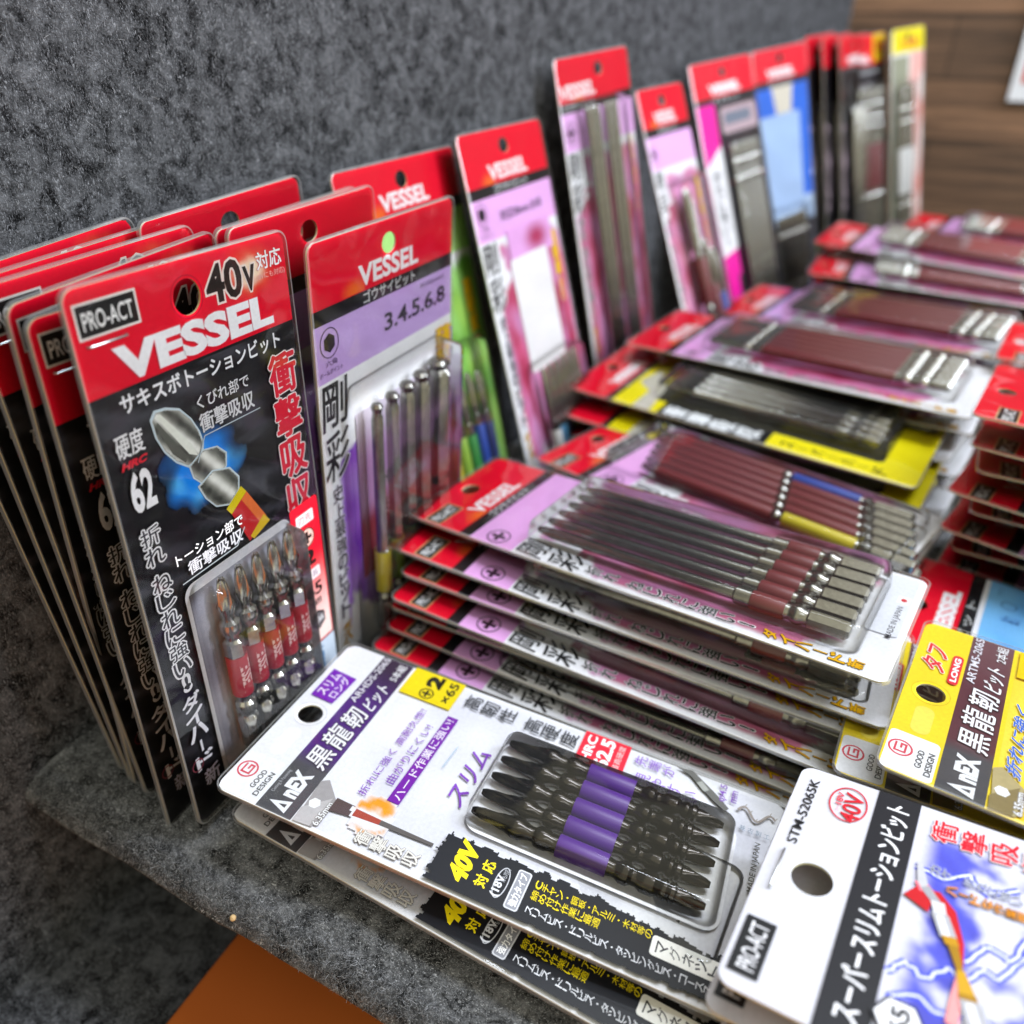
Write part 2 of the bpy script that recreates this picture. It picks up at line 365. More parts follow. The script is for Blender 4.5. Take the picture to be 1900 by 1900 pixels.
def art_torsion():
    W, H = 75, 170; hole = circ(35.6, 10.2, 4.6)
    A = Art(W, H, 3.4, [hole], .9, '15151A', 'A89A72', .55)
    r = lin(RED); k = lin('131318')
    def streak(x, y): return mixc(k, lin('50505A'), .55 * sm(nz(x * .05 + 3, y * .22 - x * .06, 1) * 1.8) * (1 if x < 62 else .3))
    A.grid(1.2, 27, 73.6, 166, 1.5, streak)
    A.band(0, 26.2, RED); s = lin('FFE6C8'); s2 = lin('F05A3C')
    def glow(x, y):
        d = math.hypot((x - 59) / 12.5, (y - 9) / 8.6) + .12 * nz(x * .3, y * .3); t = sm(1 - d); return mixc(r, mixc(s2, s, sm((t - .35) * 1.9)), min(1, t * 1.7))
    A.grid(44, 1.3, 73, 19, .8, glow)
    A.ring(35.6, 10.2, 5.5, .35, 'B8052A')
    pro_act(A, 2.8, 4.3, 20.3, 12.5)
    A.t('40', 42.2, 4.2, 55.6, 14.4, '1B1512', .03, 'F8E4DC', .045); A.t('V', 56.2, 7.1, 61, 14, '1B1512', .05, 'F8E4DC', .06)
    A.t('対応', 62, 4.6, 72.3, 9.4, 'FFFFFF', .04, 'E0485A', .05); A.t('(18Vにも対応)', 60.3, 10.2, 73.2, 12.3, 'F6C6C0', .02)
    A.t('VESSEL', 10.2, 16.1, 65.8, 25, 'F6F6FA', .045, 'F08090', .015)
    A.t('サキスボトーションビット', 8.8, 27.6, 67, 32.4, 'F2F2F6', .05, '3A3A42', .04)
    # printed picture of a phillips tip breaking out of a blue glow
    bl = lin('0A86F0'); bl2 = lin('58BCFF')
    def blue(x, y):
        d = math.hypot((x - 30) / 16, (y - 56) / 13) + .22 * nz(x * .16, y * .16, 3); t = sm(1.3 - d * 1.25)
        return mixc(k, mixc(bl, bl2, sm(nz(x * .15, y * .15, 8) + .3)), t * 1.6) if t > .02 else None
    A.grid(12, 40, 49, 72.5, .7, blue)
    dk_, md, hi_ = lin('3C3E3A'), lin('9A9C94'), lin('F0F2EC')
    def inside(P, x, y):
        c = False
        for q in range(len(P)):
            (x0, y0), (x1, y1) = P[q - 1], P[q]
            if (y0 > y) != (y1 > y) and x < (x1 - x0) * (y - y0) / (y1 - y0) + x0: c = not c
        return c
    def steelpoly(P, ax, ay, per, ph):
        cx_, cy_ = sum(p[0] for p in P) / len(P), sum(p[1] for p in P) / len(P)
        A.poly([(cx_ + (x - cx_) * 1.09, cy_ + (y - cy_) * 1.09) for x, y in P], 'C6D6DE')
        def fn(x, y):
            if not inside(P, x, y): return None
            s_ = (x - cx_) * ax + (y - cy_) * ay; t = .5 + .5 * math.sin(s_ * per + ph) * (1 - .3 * abs(s_) / 6); t = t ** 1.3 + .12 * nz(x * .5, y * .5)
            return mixc(dk_, md, t * 2) if t < .5 else mixc(md, hi_, t * 2 - 1)
        A.poly(P, md); A.grid(min(p[0] for p in P), min(p[1] for p in P), max(p[0] for p in P), max(p[1] for p in P), .35, fn)
    steelpoly([(16.6, 37), (18.2, 35.2), (21.6, 35.6), (25.6, 37.3), (28.6, 41), (30.4, 45), (31, 48.4), (30.2, 50.8), (27.4, 52.6), (24.8, 52.8), (21.4, 50), (18.6, 46), (17, 41.6)], .78, -.62, 1.05, 1.2)
    A.poly([(18, 36.4), (19.4, 36), (27.4, 47.6), (28.6, 51.4), (26, 50)], 'E4E8DE'); A.poly([(17.4, 38.6), (18, 37.6), (25.2, 50.2), (24.2, 51.8), (20.6, 47.6)], '5A5C56')
    steelpoly([(25.4, 53.4), (30.6, 51), (35.6, 52), (38.4, 55), (37.6, 58.6), (33, 61.2), (28.6, 60), (26, 57)], .8, -.6, .85, .4)
    steelpoly([(27, 60.4), (32.6, 58.2), (38.6, 60), (41.4, 64), (40.6, 67.6), (36.4, 70.4), (31.6, 68.6), (28.6, 64.6)], .8, -.6, .8, 1.)
    A.poly([(34.8, 71.5), (41.8, 67.2), (43.6, 69.8), (36.4, 74)], 'E8D21C'); A.poly([(36.4, 74), (43.6, 69.8), (50, 81.4), (41.6, 86)], 'D02A30'); A.poly([(41, 71.4), (43.6, 69.8), (50, 81.4), (47.4, 83)], 'F07A40'); A.poly([(47.6, 81.2), (49, 80.4), (51.2, 83.6), (43.4, 86.2), (42.2, 84.6)], 'E8C02A')
    A.t('くびれ部で', 31.6, 35.6, 51.6, 39.4, 'E2E2E6', .025, '2A2A30', .06); A.t('衝撃吸収', 31.2, 40.8, 52.4, 46, 'DCDCE0', .03, '77777C', .05)
    A.line([(54.4, 47.2), (32, 47), (28, 53.4)], .35, 'B8C4CC')
    A.t('硬度', 4.3, 36.3, 12.7, 42.6, 'F0F0F4', .045); A.t('HRC', 4.8, 43.6, 12.5, 45.6, 'E0283A', .05, shear=.12); A.t('62', 5.2, 46.8, 12.6, 58.2, 'F4F4F8', .035)
    A.col('衝撃吸収', 66, 33.6, 88.4, 11.6, 'E0223A', .055, 'F4ECEC', .055)
    A.col('折れ ねじれに強い!', 7.8, 62.8, 118.5, 6.2, '2E2E38', .02, 'F6F6FA', .14)
    A.col('ダイハード', 7.6, 120, 149, 6.8, 'F4F4FC', .07, '5A5A70', .03); A.col('新', 9, 150, 157, 6, 'D8D8F0', .05)
    A.ring(4.6, 146, 2.3, .4, '8A3A4A')
    A.rect(13.6, 86.2, 59.4, 161, 'E4E2E6', 4)
    A.grid(15, 89.5, 58, 158, 3, lambda x, y: mixc(lin('C2C0CA'), lin('6A6874'), sm(.55 + nz(x * .06, y * .04, 6))))
    A.t('トーション部で', 13.6, 75.2, 39.8, 78.8, 'F0F0F0', .03, '2A2A30', .06); A.t('衝撃吸収', 17, 79.4, 38.6, 83.7, 'D8D8DC', .03, '60606A', .06); A.line([(14, 84.8), (36, 84.4), (40, 80)], .35, 'A8B0B4')
    rr, rw = lin('E6142C'), lin('F8DCD4')
    A.rect(59.6, 85.2, 73.6, 142.6, 'E6142C', 1.2); A.grid(60, 104, 73.2, 142, 2, lambda x, y: mixc(rr, rw, sm((y - 104) / 36)))
    A.rect(62, 89, 70.8, 93.4, 'F4E8E8', .6); A.t('刃先', 63, 89.7, 69.8, 92.7, 'E04050', .02); cross_icon(A, 66.4, 98.6, 3.7, '1E1010', 'F8C8B8', .45)
    A.t('2', 63.3, 103.4, 69.2, 109.6, '1E1414', .04); A.rect(61.8, 111.4, 70.6, 115.6, 'F4E8E8', .6); A.t('全長', 62.8, 112, 69.6, 115, '806080', .02)
    A.t('65', 62.4, 117.4, 70.6, 122.6, '241818', .02); A.t('mm', 63.6, 124, 69.4, 126.6, '6A5050', .02); hexagon(A, 66.5, 132.8, 4, '1E1A1C'); hexagon(A, 66.5, 132.8, 3.2, '6A6468'); A.t('6.35', 63.9, 131.8, 69.1, 133.9, 'F0F0F0', .02)
    A.rect(60, 142.6, 73.6, 160, 'C8D6E6'); A.t('VESSEL', 62, 144.5, 67, 158, '4A7AA8', .04, rot=1)
    ra = 3.3; P = [(0, .9, 'x'), (1.2, 1.6, 'x'), (4.5, 2.4, 'x'), (8, 2.75, 'x'), (9.8, 2.8, 'o'), (12.6, 2, 'o'), (14.6, 2, 'o'), (15.6, 3.1, 'o'), (17.4, 3.35, 'o'), (19, 3.1, 'o'), (20.4, 2.3, 'o'), (21.6, 2.3, 'o'), (22.6, 3.1, 'h'), (27.6, 3.1, 'h'), (27.8, 2.8, 'o'), (42.8, 2.8, 'o'), (43.4, 2.5, 'o'), (45.6, 2.4, 'o'), (46.8, 3.2, 'o'), (49.4, 3.2, 'o'), (50.6, 2.5, 'o'), (52, 2.5, 'o'), (53, 3.15, 'h'), (64, 3.15, 'h'), (65, 2.5, 'h')]
    body = lathe([(v, r_, k_) for v, r_, k_ in P], M['steel'], 'driver_bit'); slv = sleeve(27.8, 42.8, 3.3, M['red'], 'VESSEL', 'F2C8C8')
    bits = [(24 + 7.35 * i, 87.5, 4.6, body, [slv], None) for i in range(5)]
    return Kind(A, True, (15.2, 86.6, 59, 158), bits, ((4.3, 14), (15.2, 14)), 8.4)
def art_gosai(W, H, hb, body_c, wash, bits, blister, body_title='', logo=True, u_logo=.5, icon='+', label_v=(48, 68), num=None, hx=None, wash2=None, deco=None, h=8., clear_tail=0, wt=27, title='ゴウサイビット', steel_gap=None):
    hx = hx or W * .5; hole = circ(hx, 8.6, 4.4, 3.5); A = Art(W, H, 3.2, [hole], .9, 'F1F1F5', 'C9C09A', .5); k = W / 75.
    A.band(hb - .2, hb + 5, '19191C'); A.band(hb + 5, hb + 5 + 19, body_c)
    # ragged ink wash running down the card
    a, b, wht, pk = lin(wash), lin(wash2 or wash), lin('F1F1F5'), lin(body_c)
    def fn(x, y):
        e = nz(x * .1, y * .05, 2) * 6 + nz(x * .4, y * .25, 4) * 2.2
        le = (15 if y < hb + 45 else 11) * k + 3; le += (2.6 - le) * sm((y - (hb + 50)) / 9) * (1 if icon == '+' else .6); left = sm((x - (le + e * (.3 if y > hb + 60 else 1))) / 2.2); top = sm((y - (hb + wt + e * .8)) / 4); bot = sm((H - 26 - y + e * 2.5 + x * .1) / 5)
        t = left * top * bot; return mixc(wht, mixc(mixc(pk, a, .45), mixc(a, b, sm(nz(x * .07, y * .05, 11) + .5)), sm(.55 + nz(x * .09, y * .06, 7) * 1.3)), t)
    A.grid(1.6, hb + 24, W - 1.6, H - 5, 1.4, fn)
    A.band(0, hb, RED)
    A.grid(1.5, hb * .35, W * .33, hb - .3, 1.5, lambda x, y: mixc(lin(RED), lin('F07820'), .75 * sm(1.1 - math.hypot((x - W * .27) / 9, (y - hb + 1) / 5))))
    c = W * u_logo; lw = min(38, W * .46)
    A.t('VESSEL', c - lw / 2, hb - 8.6, c + lw / 2, hb - 1.6, 'F8F2F4', .032, 'EE5A6A', .02)
    A.t(title, c - lw * .44, hb + .2, c + lw * .44, hb + 4.4, 'D8DADA', .03, '30343A', .05)
    if logo: pro_act(A, 1.8, 8.4, 17.2, 16.2, 'D8A878')
    if icon == '+': cross_icon(A, 8.3 * k, hb + 14.6, 4.8 * k + .5, '26101E')
    else:
        A.ring(8.6, hb + 11.4, 5, .35, '3A2448'); hexagon(A, 8.6, hb + 11.4, 3.2, '1C1422'); A.t('六角', 6, hb + 17, 12, hb + 19, '4A3458', .02); A.t('ボールポイント', 2.4, hb + 20, 15, hb + 21.8, '4A3458', .02)
    if num: A.t(num, W * .45, hb + 11, W * .93, hb + 17.4, '2A2430', .02); A.t('対辺(mm)', W * .72, hb + 6.6, W * .92, hb + 8.6, '5A4A68', .01)
    s = 10.6 * k + .6
    A.t('剛', 2.4, hb + 24.8, 2.4 + s, hb + 25 + s * 1.15, '17171A', .035, 'F6F6F8', .05, .1); A.t('彩', 1.8, hb + 27 + s * 1.15, 2.0 + s, hb + 28 + s * 2.4, '17171A', .03, 'F6F6F8', .05, .14)
    v = hb + 30 + s * 2.4
    if icon == '+': A.col('折れ ねじれに強い!', 6.2 * k + .6, v, v + 62, 4.6 * k + .6, '141416', .045, 'F4F0F2', .07); v2 = v + 64
    else: A.col('史上最強のビット', 7.2, v, v + 58, 5.6, '17141E', .045, 'EDE6F2', .06); v2 = v + 61
    A.col('ダイハード新', 4.8 * k + 1, v2, min(H - 6, v2 + 31), 4.6 * k, 'F0B400', .06, '4A3408', .05)
    l0, l1 = label_v; ul = W - 8.4 * k
    A.col('高硬度', ul, l0, l0 + (l1 - l0) * .62, 5.6 * k, 'F2C21A', .09, 'E8B010', .05); A.col('粘り', ul, l0 + (l1 - l0) * .66, l1, 4.6 * k, 'F49028', .07, 'F8E8D0', .05)
    if deco: deco(A)
    if clear_tail: A.rect(W * .38, H - 13, W - 3, H - 3, 'E6E8F0', 1.5); A.t('MADE IN JAPAN', W * .36, H - 6.6, W * .66, H - 4.2, '3A3A42', .01); A.rect(W * .69, H - 7.4, W * .76, H - 3.6, 'FFFFFF'); A.ell(W * .725, H - 5.5, 1, 1, 'D02030')
    return Kind(A, True, blister, bits, None, h)
def shaft_bit(L, tip, r, sl=None, mat='grey', hexlen=14, collar=True):
    """long bit: phillips tip, thin shaft, collar, plastic sleeve zone, ball groove, hex shank"""
    P = [(0, r * .5, 'x'), (.9, r * .75, 'x'), (tip * .5, r * .95, 'x'), (tip, r, 'o')]
    if sl:
        a, b = sl; P += [(a - 6, r, 'o'), (a - 5.2, 3.0, 'o'), (a - .2, 3.0, 'o'), (a, 2.7, 'o'), (b, 2.7, 'o'), (b + 1, 2.5, 'o')]; e = b + 1
    else: e = L - hexlen - 6; P += [(e, r, 'o')]
    P += [(e + .8, 2.5, 'o'), (e + 2, 3.2, 'o'), (e + 3.6, 3.3, 'o'), (e + 5, 2.6, 'o'), (e + 6, 2.5, 'o'), (e + 6.6, 3.1, 'h'), (L - .9, 3.1, 'h'), (L, 2.2, 'h')]
    return lathe(P, M[mat], 'driver_bit')
def art_anex(th):
    yel = th == 'yellow'; W, H = 76, 160
    A = Art(W, H, 3.6, [circ(38.6, 8, 4.1)], .7, 'F6D92A' if yel else 'F1F1F5', 'D8D2B4', .5)
    dk = '5A2A34' if yel else '4A1E6A'; g0, g1, g2 = lin('4A4A4E'), lin('5A2E38' if yel else '4E2478'), lin('6E4A50' if yel else '3A2840')
    if not yel: A.grid(2, 29, 74, 158, 3, lambda x, y: mixc(lin('F4F4F8'), lin('E2E2EC'), sm(.5 + nz(x * .05, y * .05))))
    else: A.grid(2, 28, 74, 158, 3, lambda x, y: mixc(lin('F8E04A'), lin('EFC81A'), sm(.5 + nz(x * .05, y * .05))))
    A.ring(38.6, 8, 5.4, .2, 'C9CBD0' if not yel else 'D8B81A'); A.rect(19, 2.4 + 3, 31.5, 10.6, 'F8F8FC' if not yel else 'F9E25A', 2.4)
    s0, s1 = (14.9, 26.8)
    A.rect(.9, s0, W - .9, s1, '4A4A4E'); A.grid(.9, s0, W - .9, s1, 2.4, lambda x, y: mixc(g0, mixc(g1, g2, sm((x - 46) / 26)), sm((x - 19) / (2 if yel else 8))))
    if not yel:
        A.grid(.9, s0 + 6, 20, s1, 2, lambda x, y: mixc(g0, lin('5A585E'), .5))
    A.rect(1.2, 1.2, 17.4, 14.2, 'F6F6F8', 1.5); good_design(A, 10.6, 4.9, 3.2); A.t('GOOD', 5.4, 9.2, 12.4, 10.9, '3C3C40', .01); A.t('DESIGN', 3.4, 11.8, 12.6, 13.5, '3C3C40', .01)
    A.poly([(1.8, 20.6), (6.2, 19.4), (6.2, 24.2)] if 0 else [(1.9, 24), (4.2, 17.4), (6.4, 24)], 'F2F2F6'); A.poly([(3.6, 23), (4.2, 20.6), (4.9, 23)], '4A4A4E'); A.t('nEX', 7.2, 18.2, 17.4, 24, 'F2F2F6', .06)
    if not yel: A.t('Cutting & Fastening', 7, 15.8, 16, 17.2, 'B8B8BE', .0)
    sh = .16
    A.t('黒', 20.6, 17.6, 28.4, 25.2, 'F6F4F8', .03, '2A1438' if not yel else '3A1820', .05, sh); A.t('龍', 29.8, 17, 38.4, 25.4, 'F6F4F8', .025, '2A1438' if not yel else '3A1820', .05, sh)
    A.t('靭', 39.8, 17.8, 47.4, 25.4, 'F6F4F8', .03, '2A1438' if not yel else '3A1820', .05, sh); A.t('ビット', 49.4, 20.4, 61.4, 25.6, 'F6F4F8', .05, None, .05, sh); A.t('2本組' if yel else '5本組', 65, 22, 73.6, 25.2, 'F2F0F4', .03)
    A.t('ARTM5-2065' if yel else 'ARHDS-2065', 49.6, 15.7, 74.4, 18.2, 'E8E4EE', .015)
    if yel:
        A.t('タフ', 50, 3, 62.4, 9.6, 'E0303A', .05, 'FFF6E8', .06, .2); A.rect(45.6, 11, 61, 14, 'E0303A', 1.4); A.t('LONG', 47, 11.6, 59.6, 13.4, 'FFFFFF', .04)
    else:
        A.poly([(46, 3.2), (60.4, 3), (59.6, 12.6), (45.6, 11.8)], '7A22B4'); A.t('スリム', 47.6, 4, 58.8, 7.4, 'F4E8FA', .05); A.t('ロング', 48, 8.2, 58.4, 11.4, 'F4E8FA', .04)
    # cone and shank picture at the strip
    A.poly([(1, 28), (16.5, 26.9), (18, 29), (12.6, 34.6), (1.5, 33.6)], 'B8A878' if yel else 'A8A4A4'); A.poly([(1, 27.4), (6, 27.2), (12.6, 33.6), (1.5, 32.8)], '8A7A50' if yel else 'C6C2C2'); hexagon(A, 8.8, 29.8, 1.9, 'F8F8F8'); A.t('6.35mm', 2.4, 32.8, 11, 34.9, 'F2F2F2', .02, '8A8480', .06)
    c0 = '5A4A48'; A.poly([(8.4, 34.6), (13.4, 34.6), (13.2, 41.6), (9.4, 41.6)], c0); A.poly([(9.9, 41.6), (12.6, 41.6), (12.4, 50), (10.6, 50)], 'B04A3A'); A.poly([(10.6, 50), (12.4, 50), (12.3, 67), (11.3, 67)], '66605E')
    if yel:
        A.t('折れに強く', 16, 29.6, 46, 33.4, '3A6AD0', .04, 'E8F0FF', .05, .1); A.rect(60, 28.4, 74, 47, 'F2CE0A'); A.t('曲がりにくい', 16, 37, 52, 40.6, '3A6AD0', .04, 'E8F0FF', .05)
        A.rect(20, 72, 58, 146, 'E8E0B0', 4)
        return Kind(A, True, (20, 72, 58, 146), [], None, 8.)
    o, wh = lin('F0A020'), lin('F1F1F5')
    A.grid(5, 40, 20, 56, .9, lambda x, y: (lambda d: mixc(wh, o, sm(1.5 - 3.4 * abs(d - .66)) * sm((nz(x * .14, y * .14, 2.) + .35) * 2.5)) if d < 1.15 else None)(math.hypot((x - 12.6) / 7, (y - 47) / 6.4) + .25 * nz(x * .4, y * .4)))
    A.poly([(9.9, 41.6), (12.6, 41.6), (12.4, 50), (10.6, 50)], 'B04A3A'); A.poly([(10.6, 50), (12.4, 50), (12.3, 67), (11.3, 67)], '66605E')
    A.col('衝撃吸収', 5, 46, 66, 4.6, 'F0ECE4', .04, '8A8078', .05)
    A.rect(61.4, 28.2, 75.2, 47.6, 'F6DC12'); A.t('2', 68.2, 34.6, 75 - .6, 40.4, '17140A', .06, rot=0); cross_icon(A, 64.8, 37.2, 2.6, '17140A', None, .5); A.t('×65', 63.4, 42.6, 74, 46, '2A2410', .02)
    A.t('折れに強く 高耐久性!', 17.4, 38.6, 57.6, 41.4, '8A46C0', .01); A.t('曲がりにくい!', 25, 43.6, 52, 46.8, '8A46C0', .01)
    A.poly([(19.2, 47.8), (58.8, 48.6), (58.8, 52.4), (19.2, 51.8)], '7A1EA8'); A.t('ハード作業に強い!', 20.6, 48.6, 57.4, 51.6, 'F4ECF8', .03)
    A.t('スリム', 27.6, 62.6, 51, 68.6, '7A40B0', .02, None, .05, .1); A.line([(38, 56.8), (48, 57.4)], .3, '9AB0C0')
    A.col('高靭性 高硬度', 68.6, 50.2, 91.6, 6.2, '3A3C40', .02)
    A.rect(60.4, 92.6, 75.2, 108.4, 'E4283C'); A.t('HRC', 62, 94, 74, 97.2, 'F8F0F0', .03); A.t('62.5', 61.6, 98.4, 74.6, 103.4, 'F8F0F0', .04); A.t('最高硬度', 62.6, 104.6, 74, 106.8, 'F0C8C8', .02)
    A.t('先端が', 69.6, 109.6, 75, 0, 'A070D0') if 0 else None
    A.col('先端が', 71, 110.4, 124, 4.2, '9060C8', .008); A.col('見やすい', 64, 112.4, 133, 4.2, '9060C8', .008)
    A.poly([(74, 124), (72.6, 128.6), (66, 137), (63.4, 141.4), (65, 142.4), (69, 137.6), (75, 129)], '6A6A66'); A.poly([(70.6, 131), (68, 134), (69.4, 135.4), (72, 132.6)], 'A4A6A0')
    A.t('φ4.5', 66.8, 138.4, 74, 141.2, '8A60B8', .01); A.t('mm', 68, 142.4, 73, 144.2, '8A60B8', .01)
    dr = [(66 + 2.2 * math.sin(i * .75), 145 + i * .95) for i in range(13)]; A.line(dr, .8, '9A9088'); [A.line([p, (p[0] + 1.3, p[1] + .5)], .25, 'A8A098') for p in dr[::2]]
    A.t('兼 古 製 工 所', 58.6, 146.4, 60.6, 158, '8898A8', .0, rot=1); A.t('MADE IN JAPAN', 38, 151.6, 56, 153.8, '55554F', .01)
    A.rect(20.6, 71.2, 58.6, 146.4, 'F6F6FA', 5)
    # black brushed band along the edge with the yellow lettering
    bkc = lin('14161C')
    def blk(x, y):
        e = 17.6 + 1.8 * nz(y * .25, 3.1) + 1.1 * nz(y * .9, 7.7) - max(0, y - 100) * .045
        e2 = .9 + max(0, 1.2 * nz(y * .6, 9.)) if y < 126 else .9 + (y - 126) * .06 + max(0, 1.6 * nz(y * 1.1, 1.3)); s_ = 68.6 + 1.6 * nz(x * .5, 2.2) + 1.2 * nz(x * 1.3, 5.)
        n_ = nz(x * 1.4, y * .35, 6.) * .9
        return bkc if (x < e + n_ and x > e2 and y > s_ + max(0, x - 14) * .4 and y < 157 + 1.5 * nz(x, 4.)) else None
    A.grid(.9, 66, 21, 158, .42, blk)
    A.t('40V', 4.4, 74.2, 17, 80.2, 'F4DC10', .06, None, .05, .12); A.t('対', 5.4, 82, 9, 85.6, 'F4DC10', .05); A.t('応', 10.4, 82.2, 14, 85.8, 'F4DC10', .05)
    A.ring(9.2, 89, 5, .3, 'B8BAC0', ry=1.9); A.t('(18V', 4.6, 87.2, 11.4, 90.2, 'D4D6DC', .03); A.t('にも対応)', 9.6, 88.4, 14, 90.2, 'B8BAC0', .0)
    A.rect(2.8, 92, 15.4, 96, 'C8CAD0', .8); A.rect(3.2, 92.4, 15, 95.6, '8A8C94', .6); A.t('強力タイプ', 4, 92.9, 14.4, 95.2, 'FFFFFF', .04)
    A.col('Cチャン・鋼板・アルミ・木材等の', 13, 97.6, 130.6, 2.6, 'F4DC10', .02); A.col('締め付け作業に最適', 9.6, 97.6, 117, 3, 'F4DC10', .025); A.col('スリムビス・ドリルビス・タッピングビス・コーススレッド', 5, 97.8, 154, 2.4, 'E6E8EE', .015)
    A.rect(7.6, 130.8, 13.4, 153.6, 'F2F2EC', 1); A.col('マグネット付', 10.5, 132, 152.6, 3.4, '2A2C30', .02)
    P = [(0, 1.0, 'x'), (.9, 1.55, 'x'), (3.4, 2.1, 'x'), (7, 2.3, 'x'), (9.5, 2.35, 'o'), (11, 2.4, 'o'), (11.8, 2.7, 'o'), (13.2, 3.2, 'o'), (15.4, 3.2, 'o'), (16.8, 2.5, 'o'), (18.4, 2.1, 'o'), (19.4, 2.1, 'o'), (20.2, 2.9, 'o'), (21.6, 3.2, 'o'), (23.4, 3.1, 'o'), (24.6, 2.6, 'o'), (26.4, 2.6, 'o'), (41.6, 2.6, 'o'), (43, 2.3, 'o'), (44, 2.4, 'o'), (45.4, 3.2, 'o'), (47.4, 3.2, 'o'), (48.6, 2.4, 'o'), (50, 2.4, 'o'), (51.4, 3.2, 'o'), (54.6, 3.2, 'o'), (56, 2.3, 'o'), (57, 2.9, 'o'), (58, 2.9, 'o'), (58.6, 2.2, 'o'), (59.4, 2.9, 'o'), (60.4, 2.9, 'o'), (61, 2.3, 'o'), (62.6, 2.3, 'o'), (65, 2.2, 'x'), (67.6, 1.75, 'x'), (69, 1.1, 'x')]
    body = lathe([(v, r, k) for v, r, k in P], M['black'], 'driver_bit'); slv = sleeve(26.6, 41.4, 3.2, M['violet'])
    return Kind(A, True, (21.6, 70.6, 58.2, 145.6), [(25.4 + 7.3 * i, 72.6, 4.4, body, [slv], None) for i in range(5)], None, 8.)
def art_slim():
    W, H = 72, 150; A = Art(W, H, 3.4, [circ(35.2, 11.4, 4.7)], .3, 'C2C2CA', 'CFC9A6', .6)
    A.ring(35.2, 11.4, 5.5, .3, 'C8CAD2'); A.ring(35.2, 11.4, 4.95, .25, 'DADCE2')
    w0, b0 = lin('C2C2D0'), lin('101AA8')
    def storm(x, y):
        k = nz(x * .07, y * .07, 4.) + .5 * nz(x * .16, y * .16, 8.) + .12 * nz(x * .5, y * .5, 2.)
        t = sm((k + .3) * 2.6) * sm((y - 31) / 5); t *= .9 if x < 60 else sm((66 - x) / 6) * .9
        return mixc(w0, mixc(b0, lin('303CC8'), sm(.5 + nz(x * .2, y * .2, 3.))), t)
    A.grid(.7, 29.4, W - .7, H - 1, .8, storm)
    for pts in (((20, 30), (24, 33), (22, 37), (27, 41), (25, 44), (30, 47), (29, 50), (36, 53), (40, 58)), ((14, 31), (18, 36), (15, 41), (19, 46), (17, 52), (23, 58)), ((51, 31), (50, 37), (54, 42), (50, 46), (55, 52)), ((30, 44), (36, 47), (35, 52), (42, 54), (44, 60)), ((9, 34), (12, 44), (9, 52), (14, 60))):
        q = []
        for (a, b), (c, d) in zip(pts, pts[1:]):
            for i in range(4): t = i / 4; q.append((a + (c - a) * t + 1.6 * nz(a * 1.3 + i * .7, b, 3.), b + (d - b) * t + 1.6 * nz(a, b * 1.3 + i * .7, 8.)))
        q.append(pts[-1]); A.line(q, 1.8, '4450D8'); A.line(q, .6, 'D8DCEC')
    A.band(19.6, 29.6, '1B1C22')
    A.t('スーパースリムトーションビット', 4.6, 22, 68.4, 27.6, 'F4F4F8', .035)
    A.t('STM-52065K', 43.4, 3.2, 67.4, 5.6, '1E1E22', .012); A.rect(4, 1.6, 18.8, 8.1, '15161A'); A.t('PRO-ACT', 5.4, 3, 17.6, 6.9, 'D6D6DA', .012)
    A.ring(62.6, 13.6, 6.2, .4, 'C02838', ry=4.6); A.t('40V', 56.6, 12.4, 67, 17, 'C01828', .015); A.t('18V', 61.6, 10.6, 66, 12.2, 'D8283C', .015); A.t('ハード', 59, 11, 62, 12, 'D86070', .0)
    for i, c in enumerate('衝撃吸収'): A.t(c, 61.2, 33 + i * 6.4, 68.2, 38.4 + i * 6.4, 'C81028', .05, 'D8D0D4', .06, -.1)
    A.col('カケ・折れに強い', 51.6, 34, 53, 2.7, '20243C', .015, 'CCD0E0', .1); A.col('ハードな作業用', 47.2, 38, 54.4, 2.8, 'E08C08', .03, '2A1C08', .08)
    # twisting bit with the red arrow wound round it
    rd = 'B4101C'; A.poly([(41, 30), (46.5, 33.4), (45, 34.6), (45.4, 37), (41.6, 40.6), (34, 43), (26, 43.6), (26, 42.4), (33, 41.4), (38.6, 38.6), (41, 35.6), (38.6, 35.4)], rd); A.poly([(46, 31.6), (43.6, 33), (44.6, 36), (46.4, 34.4)], 'F07080')
    A.poly([(26, 43.6), (26, 42.4), (21, 42), (14, 41.6), (14, 44), (20, 43.8)], 'E89090')
    for p, c in (([(52.4, 31.2), (51.6, 32.6), (46, 34.4), (44.6, 33.2), (46, 32.2)], 'B4B4B8'), ([(44.6, 33), (46, 34.6), (42.4, 37.6), (41.2, 36.2)], '96969C'), ([(42.2, 35.4), (42.6, 38.2), (39.6, 39), (39, 36.4)], 'C6C6CA'), ([(39, 36), (39.6, 39.4), (34.4, 41.6), (33.4, 38.4)], 'A4A4AA'), ([(38.6, 37), (39, 38.4), (34, 40.4), (33.8, 39)], 'DADADE'),
                 ([(34, 38.6), (34.6, 41.4), (32.6, 42.2), (32, 39.6)], 'B0820C'), ([(32.2, 40), (32.6, 42), (27, 43.6), (26.6, 42.4)], '987008'), ([(26.8, 42.2), (27.2, 43.8), (22, 46.4), (21, 43.4)], 'BC9014'), ([(21.6, 43), (22.4, 46.4), (20.6, 47), (19.8, 43.8)], '987008'), ([(20.4, 43.4), (21.2, 47.4), (13.6, 50.2), (12.6, 46)], 'A4A4AA'), ([(20, 44.6), (20.4, 46), (13.6, 48.6), (13.2, 47.2)], 'DCDCE0'), ([(13, 46.4), (13.8, 49.6), (8, 52), (7, 49.6)], '96969C')): A.poly(p, c)
    hexagon(A, 9.6, 34, 5.2, '2A2C34'); hexagon(A, 9.6, 34, 4.5, 'F4F4F8'); A.t('65', 6.6, 32.2, 12.6, 36, '1E1E24', .04)
